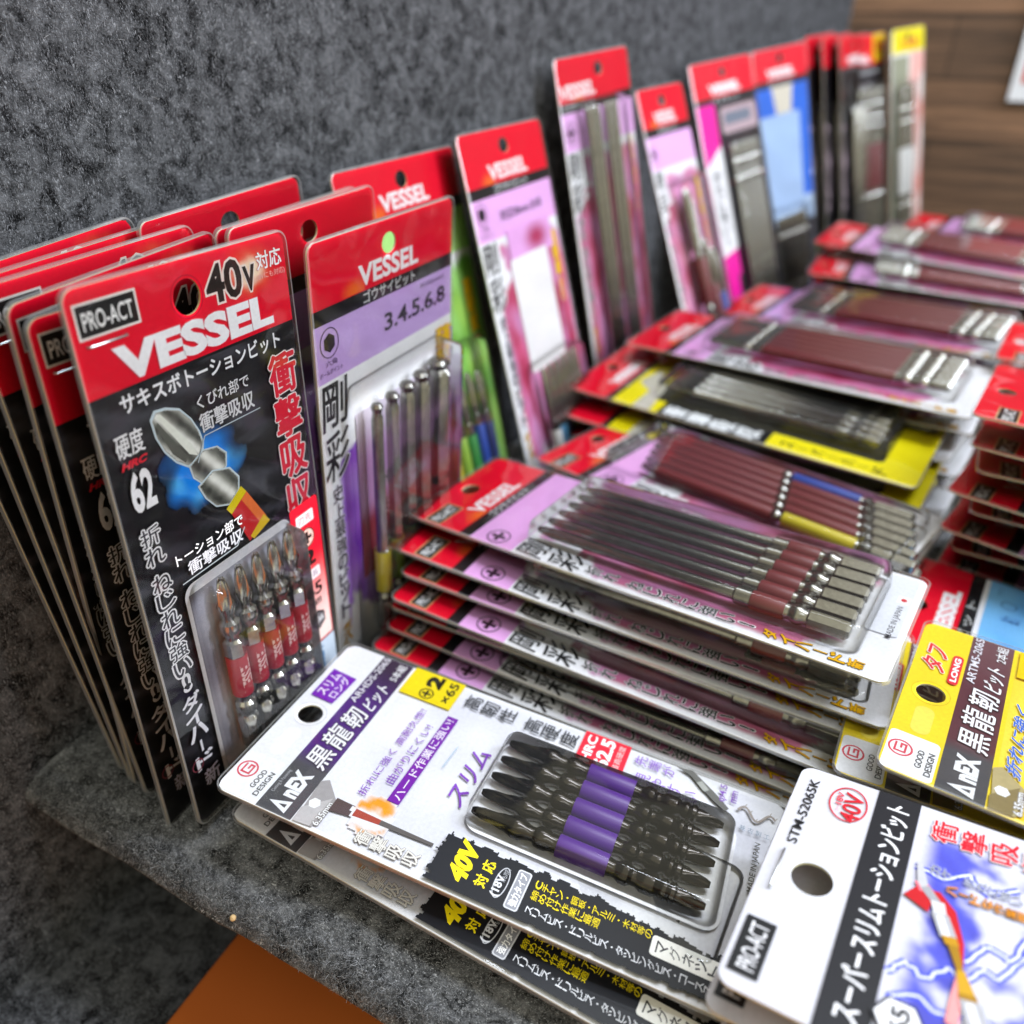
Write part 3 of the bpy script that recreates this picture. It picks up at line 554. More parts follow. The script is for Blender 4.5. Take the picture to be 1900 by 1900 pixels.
    return Kind(A, False, None, [], ((27.9, 3.7), (40.4, 3.7)))
def art_plain(W, H, hb, base, bits, blister, deco, title='', hx=.5, lu=.5, h=8., head=RED, strip=True, logo=False):
    A = Art(W, H, 3.2, [circ(W * hx, 8.6, 4, 3.4)], .9, base, 'C9C09A', .5)
    if strip: A.band(hb - .2, hb + 5, '1A1A1E')
    A.band(0, hb, head)
    if head == RED:
        lw = W * .5; c = W * lu; A.t('VESSEL', c - lw / 2, hb - 8.4, c + lw / 2, hb - 1.8, 'F6F0F2', .06, 'EE5A6A', .02)
        if title: A.t(title, c - lw * .42, hb + .5, c + lw * .42, hb + 4.3, 'D0D2D2', .03)
        if logo: pro_act(A, 1.8, 8.4, 17.2, 16.2, 'D8A878')
    deco(A); return Kind(A, True, blister, bits, None, h)
maroon = M['maroon']
# ---- kinds
k_torsion = art_torsion()
pb = shaft_bit(113, 6, 2.1, (82, 93)); ps = sleeve(82, 93, 3.2, maroon)
k_pink = art_gosai(64, 182, 26, 'EBACE8', '8A2338', [(14 + 7.4 * i, 54, 4.5, pb, [ps], None) for i in range(6)], (8.5, 50.5, 57.5, 171), wash2='D87AA0', h=8.2, clear_tail=1, label_v=(57, 84))
def two_sleeve(L): return lathe([(0, 1.3, 'x'), (.9, 1.9, 'x'), (4, 2.5, 'x'), (8, 2.6, 'o'), (8.2, 2.5, 'o'), (66, 2.5, 'o'), (66.6, 2.9, 'o'), (68, 3.1, 'o'), (69.6, 2.2, 'o'), (71, 2.5, 'o'), (102, 2.5, 'o'), (103, 2.2, 'o'), (104, 3, 'o'), (106, 3.2, 'o'), (107.6, 2.2, 'o'), (108.6, 3, 'h'), (L - 1, 3, 'h'), (L, 2, 'h')], M['grey'], 'driver_bit')
tb = two_sleeve(125); s1 = sleeve(8.4, 66, 3, maroon); s2 = sleeve(71, 102, 3, maroon)
k_mixed = art_gosai(80, 168, 26, 'EBACE8', '9A2A44', [(24 + 7.3 * i, 47 - 2.6 * i, 4.2, tb, [s1, sleeve(71, 102, 3, M[('yellow', 0, 0, 0, 0, 'blue')[i]]) if i in (0, 5) else s2], ('driver bit with yellow sleeve', None, None, None, None, 'driver bit with blue sleeve')[i]) for i in range(6)], (18.5, 27, 66.5, 165) , wash2='E08AB0', h=7.6, clear_tail=0, label_v=(52, 86), deco=lambda A: A.rect(67.5, 40, 72, 82, 'F4F2F4', 1))
bb = lambda r: lathe([(0, r * .3, 'o'), (.4, r * .75, 'o'), (1.6, r * 1.02, 'o'), (3.2, r * .8, 'o'), (4, r * .72, 'o'), (6, r, 'h'), (60, r, 'h'), (61, r, 'h'), (61.5, 2.6, 'o'), (80, 2.6, 'o'), (81, 2.4, 'o'), (83, 3.2, 'o'), (85, 2.4, 'o'), (86, 3.1, 'h'), (99, 3.1, 'h'), (100, 2.2, 'h')], M['grey'], 'driver_bit')
def decoB(A):
    A.grid(20, 62, 76, 132, 2, lambda x, y: mixc(mixc(lin('E6DCEC'), lin('B88CC0'), sm((y - 62) / 22)), lin('8A2438'), sm((y - 98) / 12))); A.t('HARD', 34, 92, 58, 98, '2A2430', .03, 'E0C0D0', .05); A.t('BIT', 36, 104, 52, 110, '17141A', .03, 'E0C0D0', .05)
    A.rect(60, 112, 72, 128, '24408C'); A.rect(82, 50, 90, 166, 'A86AD0'); A.grid(82, 70, 90, 150, 2, lambda x, y: mixc(lin('8A20B0'), lin('EDEDF4'), sm((y - 96) / 26)))
    A.col('高硬度粘り', 85.4, 48, 84, 6.4, 'F2C21A', .09, 'E8B010', .05); A.t('65', 83, 112, 89, 116, '3A3A48', .02)
bs = [2.2, 2.6, 3.0, 3.4, 4.6]; uu = [25, 35, 45.4, 56, 69.5]
k_hex = art_gosai(91, 170, 21, 'C8A6E4', '6A1FA6', [(uu[i], 58 - .4 * i, 6, bb(bs[i]), [sleeve(61.5, 80, max(3.3, bs[i] + .3), M[c])], None) for i, c in enumerate(('yellow', 'lime', 'green', 'blue', 'orange'))], (15.5, 50, 80, 166), wash2='A868D8', icon='hex', num='3.4.5.6.8', logo=False, u_logo=.5, deco=decoB, label_v=(48, 70), h=11.5, wt=46)
sb = shaft_bit(66, 6, 2.4, (26, 46))
k_green = art_gosai(94.5, 180, 21, 'B2E886', '5E9E30', [(24 + 9 * i, 98 + 2 * (i % 2), 5, sb, [sleeve(26, 46, 3.6, M[c])], None) for i, c in enumerate(('orange', 'yellow', 'lime', 'green', 'blue', 'navy'))], (16, 84, 78, 170), wash2='9CCB5A', icon='hex', logo=False, label_v=(58, 100), h=9)
def decoD(A): A.grid(26, 46, 70, 62, 2, lambda x, y: mixc(lin('EBACE8'), lin('B0305A'), sm(1.1 - math.hypot((x - 54) / 16, (y - 54) / 9)))); A.rect(24, 60, 62, 118, 'F4F0F2', 2); A.t('対辺20mm-25本', 24, 36, 66, 41, '6A5A78', .02)
k_card = art_gosai(80, 187, 24, 'EEB2EE', 'A82A4C', [(27 + 7 * i, 116, 5, shaft_bit(60, 20, 2.4, (34, 48)), [sleeve(34, 48, 3.4, M[c])], None) for i, c in enumerate(('white', 'sky', 'navy', 'yellow', 'pink', 'maroon'))], (20, 112, 68, 182), wash2='D85A84', icon='hex', logo=False, deco=decoD, label_v=(54, 92), h=9)
def ringed(L, r, at, mat='grey'):
    P_ = [(0, r * .6, 'h'), (1, r, 'h')]
    for v in at: P_ += [(v - 4, r, 'o'), (v - 3.4, r * .75, 'o'), (v - 2.4, r * .75, 'o'), (v - 1.6, r * 1.12, 'o'), (v, r * 1.3, 'o'), (v + 1.6, r * 1.12, 'o'), (v + 2.4, r * .75, 'o'), (v + 3.4, r * .75, 'o'), (v + 4, r, 'o')]
    me = lathe(P_ + [(L - 1, r, 'h'), (L, r * .6, 'h')], M[mat], 'driver_bit'); me.materials.append(M['glint_steel'])
    for q in me.polygons:
        v_ = -q.center.y / MM
        if any(abs(v_ - v) < 1.7 for v in at): q.material_index = 1  # highlight bands coloured onto the grooves
    return me
lb = ringed(186, 1.9, (168,))
k_long = art_gosai(78.5, 212, 22, 'EDB4EE', 'A8304E', [(u_, 26, 4, lb, [], None) for u_ in (21, 26, 31, 41, 46, 51)], (17, 22, 57, 211), wash2='D86A90', logo=False, u_logo=.26, hx=44, label_v=(46, 92), h=9)
fb = shaft_bit(100, 12, 4.2, (44, 74)); fb2 = shaft_bit(84, 8, 3.2, (30, 60))
k_narrow = art_gosai(61, 204, 23, 'EDB4EE', 'B84060', [(25, 62, 6, fb, [sleeve(44, 74, 4.6, maroon)], None), (36, 96, 6, fb2, [sleeve(30, 60, 4, maroon)], None), (45, 104, 6, fb2, [sleeve(30, 60, 4, M['blue'])], None)], (17, 56, 53, 196), wash2='E8A0B8', logo=False, label_v=(56, 100), h=10)
mb = shaft_bit(150, 10, 2.9, None, 'grey', 16)
def decoG(A):
    A.band(28, 213, '2A262C'); A.band(28, 150, 'F010A0', -1e3, 24); A.poly([(1, 70), (25, 56), (25, 130), (1, 134)], 'F0EEF2'); A.col('折れに強い!', 13, 72, 128, 11, '3A3A42', .04); A.band(134, 212, 'F010A0', -1e3, 20)
    A.rect(30, 32, 78, 50, 'B8A0A8', 3); A.rect(34, 36, 70, 44, '707888', 2); A.line([(28, 84), (80, 84)], 1.4, 'B04038')
k_magenta = art_plain(82, 214, 24, 'F1F1F5', [(31 + 6.2 * i, 58, 4.4, ringed(152, 2.25, (12, 24, 140)), [], None) for i in range(6)], (26, 52, 68, 210), decoG, 'マグネット')
def decoH(A): A.band(29, 120, '2A6AD8'); A.poly([(24, 29), (54, 29), (50, 52), (30, 52)], 'D8D0C0'); A.rect(4, 50, 62, 140, 'A8C4EC', 2); A.band(140, 217, '3A3A46'); A.band(196, 217, '3A5AC0')
k_blue = art_plain(77, 218, 24, 'B0C8E8', [(15 + 6.4 * i, 130, 4.4, ringed(74, 2.3, (16, 60)), [], None) for i in range(7)], (10, 124, 60, 212), decoH, 'ビット')
def decoI(A): A.band(28, 230, '17151A'); A.col('トーションビット', 10, 70, 150, 9, 'C8B0BC', .05); A.band(176, 206, 'D8D018', -1e3, 16)
k_dark = art_plain(80, 226, 25, '17151A', [(24 + 7 * i, 60, 5, mb, [], None) for i in range(7)], (18, 54, 74, 222), decoI, 'トーション')
jb = ringed(166, 2.2, (14, 26, 34, 98, 138, 152))
def decoJ(A): A.band(29, 230, '26222A'); A.rect(4, 50, 16, 160, 'D8B0B8', 4); A.col('トーションビット', 10, 56, 156, 8, '4A3038', .04); A.band(180, 206, 'E0CC10', -1e3, 15); A.rect(58, -0 + 1.2, 79, 24, 'F2C41A', 2); A.t('10', 62, 6, 76, 16, 'D04018', .06); A.t('TORSION', 8, 30.4, 74, 33.6, 'C8C8CC', .03); A.ring(36, 46, 4.5, 1.2, 'E8E8EE'); A.ring(50, 45, 4.5, 1.2, 'E8E8EE')
k_maroon = art_plain(80.6, 227, 26, '26222A', [(25 + 6.4 * i, 46, 4.4, jb, [sleeve(50, 92, 2.6, maroon)], None) for i in range(7)], (19, 40, 70, 220), decoJ, lu=.4)
kb = ringed(150, 2.3, (20, 32, 110, 134))
def decoK(A): A.band(22, 236, 'F0B4AC', 34); A.grid(30, 40, 56, 230, 6, lambda x, y: mixc(lin('F0F0EC'), lin('E8604A'), sm(.5 + nz(x * .06, y * .03, 3.)))); A.t('10本', 18, 8, 46, 18, 'D84A2A', .05); A.col('マグネット付', 48, 50, 200, 9, 'F6E8E4', .05); A.band(24, 236, '9A9C86', -1e3, 30)
k_yellowtop = art_plain(57, 234, 21, 'EAE6E0', [(9 + 6.6 * i, 50, 4.4, kb, [sleeve(56, 100, 2.7, M['white'])], None) for i in range(4)], (4, 46, 36, 226), decoK, strip=False, head='EEDC14', hx=.5)
yb = shaft_bit(112, 8, 2.7, (14, 15), 'black', 14); yb = lathe([(0, .9, 'x'), (4, 2, 'x'), (9, 2.6, 'o'), (12, 2.2, 'o'), (14, 3.1, 'o'), (16, 3.1, 'o'), (17, 2.5, 'o'), (86, 2.5, 'o'), (88, 3.3, 'o'), (90, 3.3, 'o'), (91, 2.4, 'o'), (96, 2.6, 'h'), (98, 3.3, 'o'), (100, 3.2, 'o'), (101, 2.4, 'o'), (103, 2.8, 'h'), (108, 2.8, 'h'), (109, 2, 'h')], M['grey'], 'driver_bit')
def decoY(A):
    A.band(28, 54, 'F2E20A'); A.band(54, 112, '16161A'); A.band(112, 181, 'F2E20A'); A.rect(15, 44, 72, 164, '3A382E', 3); A.grid(64, 60, 73.5, 170, 3, lambda x, y: mixc(lin('E0DCD8'), lin('D05048'), sm(.6 + nz(x * .1, y * .06))))
    A.poly([(1, 40), (22, 40), (30, 30), (50, 34), (30, 46), (1, 50)], 'C8C4B4'); A.col('衝撃吸収', 7.6, 56, 108, 9.6, 'F2F4F6', .08); A.col('スーパーハード', 7.2, 118, 168, 5, '23230C', .05); A.rect(62, 84, 70, 92, 'F2E20A'); A.t('5本', 56, 172, 70, 178, '3A3A10', .03)
k_yellow = art_plain(75, 182, 24, 'F2E20A', [(24 + 6.9 * i, 50, 5, yb, [], None) for i in range(7)], (18, 44, 71, 164), decoY, 'トーション', h=8.6)
qb = ringed(124, 2.5, (22, 104, 112)); qs = sleeve(30, 98, 2.75, maroon)
k_sleeve = art_gosai(70, 182, 25, 'EBACE8', 'B02A58', [(21 + 7 * i, 44, 4.8, qb, [qs], None) for i in range(6)], (14.5, 40, 62, 172), wash2='D86A94', logo=False, label_v=(140, 164), h=8.4)
k_short = art_gosai(75, 170, 26, 'E8A8DC', 'A02848', [(22 + 7.4 * i, 70, 5, pb if 0 else sb, [sleeve(26, 46, 3.6, maroon)], None) for i in range(5)], (15, 64, 60, 150), wash2='D07898', h=8.5)
def decoU(A):
    A.band(31, 84, '78C0F8'); A.grid(1.4, 31.2, 73.4, 84, 4, lambda x, y: mixc(lin('84C8FC'), lin('4AA0F4'), sm(.3 + nz(x * .05, y * .05, 2.)))); A.rect(20, 50, 70, 166, 'D8E2F6', 2); A.ring(58, 39, 3, .4, '2A5AA8'); A.t('プラス', 64, 34, 70, 36, '2A5AA8', .02); A.t('磁力', 46, 37, 50, 44, '2A5AA8', .02)
k_sky = art_plain(75, 170, 24, 'F0F0F6', [(24 + 7 * i, 80, 5, sb, [sleeve(26, 46, 3.6, M['sky'])], None) for i in range(5)], (18, 74, 62, 150), decoU, 'ビット')
k_violet = art_anex('violet'); k_gold = art_anex('yellow'); k_slim = art_slim()
# ---- placing
P = {
'A1':(-161.1,116.2,174.3,0.0041,1.0000,-0.0023,0.0039,-0.0023,-1.0000),
'A2':(-172.1,114.3,166.9,0.0000,1.0000,0.0007,-0.0085,0.0007,-1.0000),
'A3':(-180.2,116.1,168.4,-0.0912,0.9950,0.0402,-0.0908,0.0319,-0.9954),
'A4':(-191.0,114.6,170.6,-0.0440,0.9986,0.0282,0.0178,0.0290,-0.9994),
'A5':(-201.2,114.7,169.5,-0.0575,0.9976,0.0395,0.0240,0.0409,-0.9989),
'A6':(-210.6,113.0,168.7,-0.0773,0.9950,0.0630,0.0366,0.0660,-0.9972),
'B1':(-156.2,193.9,169.6,-0.0112,0.9999,0.0080,-0.0434,0.0075,-0.9990),
'B2':(-173.0,181.5,174.7,0.0155,0.9993,0.0328,0.0703,0.0317,-0.9970),
'B3':(-199.4,204.5,170.7,-0.0117,0.9992,0.0388,-0.0002,0.0388,-0.9992),
'B4':(-200.0,174.8,174.8,-0.0159,0.9984,0.0552,-0.0004,0.0552,-0.9985),
'C':(-187.0,249.1,179.8,-0.0005,0.9999,0.0120,-0.0000,0.0120,-0.9999),
'D':(-189.9,345.9,183.6,0.0791,0.9964,0.0317,0.2386,0.0119,-0.9710),
'E':(-184.9,443.6,211.7,0.1812,0.9799,0.0835,0.1876,0.0489,-0.9810),
'F':(-165.0,523.9,194.5,0.1983,0.9784,0.0591,0.3335,-0.0106,-0.9427),
'G':(-162.8,634.0,205.4,0.3245,0.9412,0.0946,0.3126,-0.0123,-0.9498),
'H':(-142.8,747.2,212.9,0.3995,0.9104,0.1080,0.2362,0.0116,-0.9716),
'J':(-95.2,903.2,222.7,0.4193,0.9035,0.0885,0.2202,-0.0067,-0.9754),
'K':(-55.1,958.5,230.8,0.4557,0.8851,0.0946,0.2133,-0.0054,-0.9770),
'ANEX':(-148.6,114.4,30.2,-0.0489,0.9982,-0.0359,0.9946,0.0454,-0.0928),
'ANEX2':(-149.0,117.6,14.0,0.0646,0.9979,-0.0011,0.9974,-0.0646,-0.0328),
'STM':(-2.0,106.5,53.9,0.1231,0.9916,-0.0387,0.9892,-0.1195,0.0849),
'STM2':(-3.2,105.5,44.0,0.0466,0.9989,-0.0006,0.9985,-0.0466,-0.0275),
'YEL':(23.4,181.2,55.4,0.1445,0.9895,-0.0025,0.9895,-0.1445,-0.0017),
'YEL2':(14.2,185.9,44.0,0.0587,0.9983,0.0011,0.9983,-0.0587,-0.0000),
'P21':(-155.2,236.1,56.9,0.1614,0.9869,0.0021,0.9865,-0.1614,0.0275),
'P22':(-152.3,223.8,50.3,0.0475,0.9989,-0.0012,0.9975,-0.0475,-0.0519),
'P23':(-148.5,218.7,42.0,0.0351,0.9994,-0.0007,0.9986,-0.0351,-0.0403),
'P24':(-148.9,213.9,35.0,0.0509,0.9987,-0.0014,0.9973,-0.0509,-0.0538),
'P25':(-151.8,213.7,28.0,0.0313,0.9995,-0.0005,0.9990,-0.0313,-0.0329),
'P26':(-151.3,212.9,21.0,0.0492,0.9988,-0.0012,0.9976,-0.0492,-0.0485),
'P27':(-154.7,209.8,14.0,0.0305,0.9995,-0.0004,0.9991,-0.0305,-0.0294),
'P2b':(-136.9,294.4,59.5,0.4776,0.8751,0.0781,0.8673,-0.4838,0.1168),
'Y3':(-150.0,393.9,56.1,0.1759,0.9815,0.0753,0.9843,-0.1742,-0.0281),
'P4':(-132.6,437.8,70.4,0.1932,0.9798,0.0515,0.9810,-0.1939,0.0088),
'P5':(-105.8,554.8,61.3,0.2494,0.9654,0.0765,0.9667,-0.2528,0.0392),
'P6':(-60.2,649.2,72.0,0.0092,1.0000,-0.0002,0.9992,-0.0092,-0.0392),
'P7':(-65.9,708.9,82.5,0.1708,0.9818,0.0832,0.9850,-0.1681,-0.0388),
'P8':(-8.0,791.5,82.5,0.2136,0.9743,0.0713,0.9769,-0.2125,-0.0235),
'P9':(36.7,331.9,100.4,0.1653,0.9860,-0.0241,0.9859,-0.1659,-0.0238),
'P9f':(53.8,461.6,84.4,0.1557,0.9878,-0.0009,0.9878,-0.1557,0.0000),
'BLU':(36.0,270.8,27.9,0.1531,0.9882,-0.0017,0.9873,-0.1531,-0.0434),
}
for k_, d_ in (('P22', -2.5), ('P23', -.5), ('P24', -3), ('P25', 0), ('P26', -3), ('P27', -6)): P[k_] = (P[k_][0], P[k_][1] + d_, P[k_][2]) + tuple(P[k_][3:])
P['P2b'] = (-139.9, 328.7, 44, .299, .954, 0, .954, -.299, 0)
P['C'] = (-199.5, 265.8, 177.0, .0087, .9999, .0147, .1935, .0127, -.9810)
P['YEL2'] = (14.8, 193.2, 37.0, .0587, .9983, .0011, .9983, -.0587, 0)
P['I0'] = (-127.4, 798.6, 214.7, .1502, .9812, .1209, .2086, .0880, -.9740)
P['STM2'] = (-3.2, 105.9, 44) + tuple(P['STM'][3:])
P['BLU'] = tuple(c - 13 * v for c, v in zip(P['BLU'][:3], P['BLU'][6:9])) + tuple(P['BLU'][3:])
def off(p, dx=0, dy=0, dz=0, a=0.):
    c, s = math.cos(math.radians(a)), math.sin(math.radians(a)); r = lambda x, y, z: (c * x - s * y, s * x + c * y, z)
    return (p[0] + dx, p[1] + dy, p[2] + dz) + r(*p[3:6]) + r(*p[6:9])
G_S = 'torsion bit packs standing against the felt wall'; G_P = 'pink bit packs piled flat'
n = 'driver_bit_pack'
k_torsion.make(n, P['A1'], 'black and red pack lettered 40V with red sleeved bits, frontmost standing', G_S)
for i, (k, l) in enumerate((('A2', 'black and red pack directly behind the front 40V pack, PRO peeking out'), ('A3', 'black and red pack with torn white corner label, third in the standing row'), ('A4', 'black and red pack fourth in the standing row at the left'), ('A5', 'black and red pack second from the felt wall at the left edge'), ('A6', 'black and red pack leaning right against the felt wall, hindmost at the left edge'))):
    k_torsion.make(n, P[k], l, G_S)
k_hex.make(n, P['B1'], 'red and lilac pack of five ball hex keys numbered 3.4.5.6.8')
k_lilac = art_gosai(75, 170, 21, 'C8A6E4', '6A1FA6', [(24 + 9 * i, 64, 5, sb, [sleeve(26, 46, 3.6, M['violet'])], None) for i in range(4)], (15.5, 56, 62, 150), wash2='A868D8', icon='hex', logo=False, label_v=(48, 70), h=7, u_logo=.72)
for k, l in (('B2', 'red topped lilac pack right behind the numbered hex pack, round hole half covered'), ('B3', 'red topped lilac pack with only a thin corner showing behind two lilac packs'), ('B4', 'red topped lilac pack leaning on the felt, hindmost behind the hex pack')):
    p = P[k]; k_lilac.make(n, {'B2': (-176.5, 184.6, 173.6), 'B3': (-187.5, 191, 171), 'B4': tuple(p[:3])}[k] + (p[3] * .3,) + tuple(p[4:6]) + (0, p[7], p[8]), l, 'lilac packs behind the hex pack')
k_green.make(n, P['C'], 'red and green pack with rainbow sleeved bits between lilac and pink packs')
k_card.make(n, P['D'], 'pink pack with a large blank white panel above short coloured bits')
k_long.make(n, P['E'], 'tallest pink pack holding long grey shafts, standing')
k_narrow.make(n, P['F'], 'narrow pink pack with two thick maroon bits, standing beside the tallest one')
k_magenta.make(n, P['G'], 'standing pack with magenta stripes and grey shafts behind the narrow pink one')
k_blue.make(n, P['H'], 'standing pack with pale blue panel under blue top')
for i in range(3):
    k_dark.make(n, (-118 + 13 * i, 850 + 14 * i, 224, .2, .978, .06, .2, -.03, -.977), ('black pack standing edge-on, nearest the pale blue pack', 'black pack standing edge-on, in the middle of its row of three', 'black pack standing edge-on, next to the maroon sleeved pack')[i], 'black packs standing edge-on')
def decoI0(A): A.band(29, 214, '3C3840'); A.rect(8, 34, 56, 70, 'C8A8B4', 2); A.band(70, 100, 'A83048', 20); A.band(140, 165, 'C02840', 10); A.col('ビット', 9, 70, 130, 8, 'E8D8E0', .04)
k_grey = art_plain(60, 216, 24, '3C3840', [(14 + 6.4 * i, 96, 4.4, ringed(110, 2.8, (12, 90)), [], None) for i in range(6)], (9, 90, 52, 210), decoI0, 'トーション')
k_grey.make(n, P['I0'], 'standing dark pack with crimson bands between the pale blue and the black packs')
k_maroon.make(n, P['J'], 'standing pack of maroon sleeved bits with yellow sticker on red top')
k_yellowtop.make(n, P['K'], 'standing pack with yellow top and white sleeved bits, farthest in the row')
# flat piles
k_violet.make(n, P['ANEX'], 'white pack of black bits with violet sleeves, top of the front pile')
k_violet.make(n, P['ANEX2'], 'white pack with black brushed edge sticking out under the violet sleeved bits', None)
k_slim.make(n, P['STM'], 'white stapled card with blue lightning and big hang hole at the lower right')
k_slim.make(n, P['STM2'], 'white card peeking out right under the blue lightning card', 'lightning cards in the lower right pile')
k_slim.make(n, off(P['STM2'], 4, -1, -10, -1), 'white card third down under the blue lightning card', 'lightning cards in the lower right pile')
for i in range(2): k_slim.make(n, off(P['STM2'], 6 + 2 * i, 2, -20 - 10 * i, 1 - i), 'white card buried low in the lower right pile', 'lightning cards in the lower right pile')
k_gold.make(n, P['YEL'], 'yellow pack with dark hole and brown strip topping its pile at right edge')
k_gold.make(n, P['YEL2'], 'yellow pack whose corner emblem shows from under the other yellow pack')
for i in range(3): k_gold.make(n, off(P['YEL2'], 6 + 3 * i, 4, -11 - 10 * i, -2 + 2 * i), 'yellow pack buried in the pile at the right edge', 'yellow packs at the right edge')
k_pink.make(n, P['P21'], 'pink pack of long grey bits with short maroon sleeves, top of the middle pile', G_P)
for i, l in enumerate(('second', 'third', 'fourth', 'fifth', 'sixth', 'seventh')): k_pink.make(n, P['P2%d' % (i + 2)], 'pink pack %s from the top of the middle pile' % l, G_P)
k_mixed.make(n, P['P2b'], 'pink pack of maroon bits with one blue and one yellow sleeve')
for i in range(4): k_mixed.make(n, off(P['P2b'], 3, 4, -11 - 11 * i, (3, -2, 1, 0)[i]), 'pink pack buried under the one with blue and yellow sleeves', 'mixed sleeve packs')
k_yellow.make(n, P['Y3'], 'bright yellow pack of grey bits with black lettered edge, top of its pile')
k_yellow.make(n, off(P['Y3'], 2, -12, -11, .6), 'bright yellow pack directly under the top yellow pack'); k_yellow.make(n, off(P['Y3'], -2, -9, -22, -3.5), 'bright yellow pack third down, its corner turned out', None)
for i in range(2): k_yellow.make(n, off(P['Y3'], 3, 6, -34 - 11 * i, 2), 'bright yellow pack buried at the bottom of its pile', 'yellow packs at the bottom')
far = (('P4', 'first', 6), ('P5', 'second', 5), ('P6', 'third', 5), ('P7', 'fourth', 5), ('P8', 'fifth', 5))
for k, l, c in far:
    k_sleeve.make(n, P[k], 'pink pack of long maroon sleeves topping the %s pile behind the yellow pack' % l, 'long sleeve packs')
    for i in range(c): k_sleeve.make(n, off(P[k], (3, -2, 4, 0, 2, 1)[i], 5 + (0, 3, 1, 4, 2, 0)[i], -12 - 11 * i, (2, -3, 1, 3, -1, 0)[i]), 'pink long sleeve pack inside the %s pile behind the yellow pack' % l, 'long sleeve packs')
k_short.make(n, P['P9'], 'red fronted pack topping the tall pile at the right edge')
for i in range(8): k_short.make(n, off(P['P9'], (3, 9, 0, 12, 2, 10, 6, 13)[i], (2, 6, 3, 12, 9, 15, 14, 16)[i], (-13, -25, -34, -46, -54, -66, -76, -88)[i], (-2, 6, -5, 4, -7, 5, -3, 1)[i]), 'red fronted pack number %s down in the tall right pile' % ('two', 'three', 'four', 'five', 'six', 'seven', 'eight', 'nine')[i], 'packs in the tall right pile')
k_short.make(n, P['P9f'], 'red fronted pack behind the tall pile at the right edge')
for i in range(5): k_short.make(n, off(P['P9f'], 2, 3, -13 - 12 * i, i % 3 - 1), 'red fronted pack lower in the pile behind the tall right pile', 'packs behind the tall right pile')
k_sky.make(n, P['BLU'], 'red topped pack with sky blue face lying between the yellow pack and tall pile')
k_sky.make(n, off(P['BLU'], 3, 2, -13, 2), 'red topped pack hidden under the sky blue one')
# ---------------------------------------------------------------- felt, wood, shelf
def felt_mat(name, lo, hi, sc):
    m, nt, p = newmat(name); tc = N(nt, 'ShaderNodeTexCoord'); p.inputs['Roughness'].default_value = 1; p.inputs['Specular IOR Level'].default_value = .05
    a = N(nt, 'ShaderNodeTexNoise'); a.inputs['Scale'].default_value = sc; a.inputs['Detail'].default_value = 7; a.inputs['Roughness'].default_value = .68; a.inputs['Distortion'].default_value = .6
    b = N(nt, 'ShaderNodeTexNoise'); b.inputs['Scale'].default_value = sc * 7; b.inputs['Detail'].default_value = 4; b.inputs['Distortion'].default_value = 1.2
    c = N(nt, 'ShaderNodeTexNoise'); c.inputs['Scale'].default_value = sc * .22; c.inputs['Detail'].default_value = 2
    for q in (a, b, c): nt.links.new(tc.outputs['Object'], q.inputs['Vector'])
    s1 = N(nt, 'ShaderNodeMath', operation='MULTIPLY_ADD'); s1.inputs[1].default_value = .45; nt.links.new(b.outputs['Fac'], s1.inputs[0]); nt.links.new(a.outputs['Fac'], s1.inputs[2])
    s2 = N(nt, 'ShaderNodeMath', operation='MULTIPLY_ADD'); s2.inputs[1].default_value = .13; nt.links.new(c.outputs['Fac'], s2.inputs[0]); nt.links.new(s1.outputs[0], s2.inputs[2])
    r = N(nt, 'ShaderNodeValToRGB'); e = r.color_ramp.elements; e[0].position = .66; e[0].color = (*lo, 1); e[1].position = .98; e[1].color = (*hi, 1)
    d = N(nt, 'ShaderNodeTexNoise'); d.inputs['Scale'].default_value = sc * 5; d.inputs['Detail'].default_value = 3; d.inputs['Roughness'].default_value = .75; d.inputs['Distortion'].default_value = 2.5
    mp = N(nt, 'ShaderNodeMapping'); mp.inputs['Scale'].default_value = (1, 1.6, .55); mp.inputs['Rotation'].default_value = (.5, .2, 0); nt.links.new(tc.outputs['Object'], mp.inputs[0]); nt.links.new(mp.outputs[0], d.inputs['Vector'])
    rd = N(nt, 'ShaderNodeMapRange'); rd.inputs[1].default_value = .55; rd.inputs[2].default_value = .68; rd.inputs[3].default_value = 0; rd.inputs[4].default_value = .7; nt.links.new(d.outputs['Fac'], rd.inputs[0])
    mf = N(nt, 'ShaderNodeMix', data_type='RGBA'); mf.inputs[7].default_value = tuple(min(1, x * 3.2) for x in hi) + (1,); nt.links.new(rd.outputs[0], mf.inputs[0]); nt.links.new(s2.outputs[0], r.inputs[0]); nt.links.new(r.outputs[0], mf.inputs[6]); nt.links.new(mf.outputs[2], p.inputs['Base Color'])
    bu = N(nt, 'ShaderNodeBump'); bu.inputs['Strength'].default_value = .7; bu.inputs['Distance'].default_value = .0015; nt.links.new(s1.outputs[0], bu.inputs['Height']); nt.links.new(bu.outputs[0], p.inputs['Normal'])
    return m
M['felt'] = felt_mat('grey_felt', (.006, .0061, .0066), (.112, .115, .124), 150)
M['shelf'] = felt_mat('grey_felt_lit', (.012, .0122, .0125), (.21, .213, .218), 130)  # same grey felt, colour lightened to imitate light falling on the shelf
fm, nt, p = newmat('felt_fibre'); at = N(nt, 'ShaderNodeAttribute', attribute_name='ink'); nt.links.new(at.outputs['Color'], p.inputs['Base Color']); p.inputs['Roughness'].default_value = .9; p.inputs['Specular IOR Level'].default_value = .1
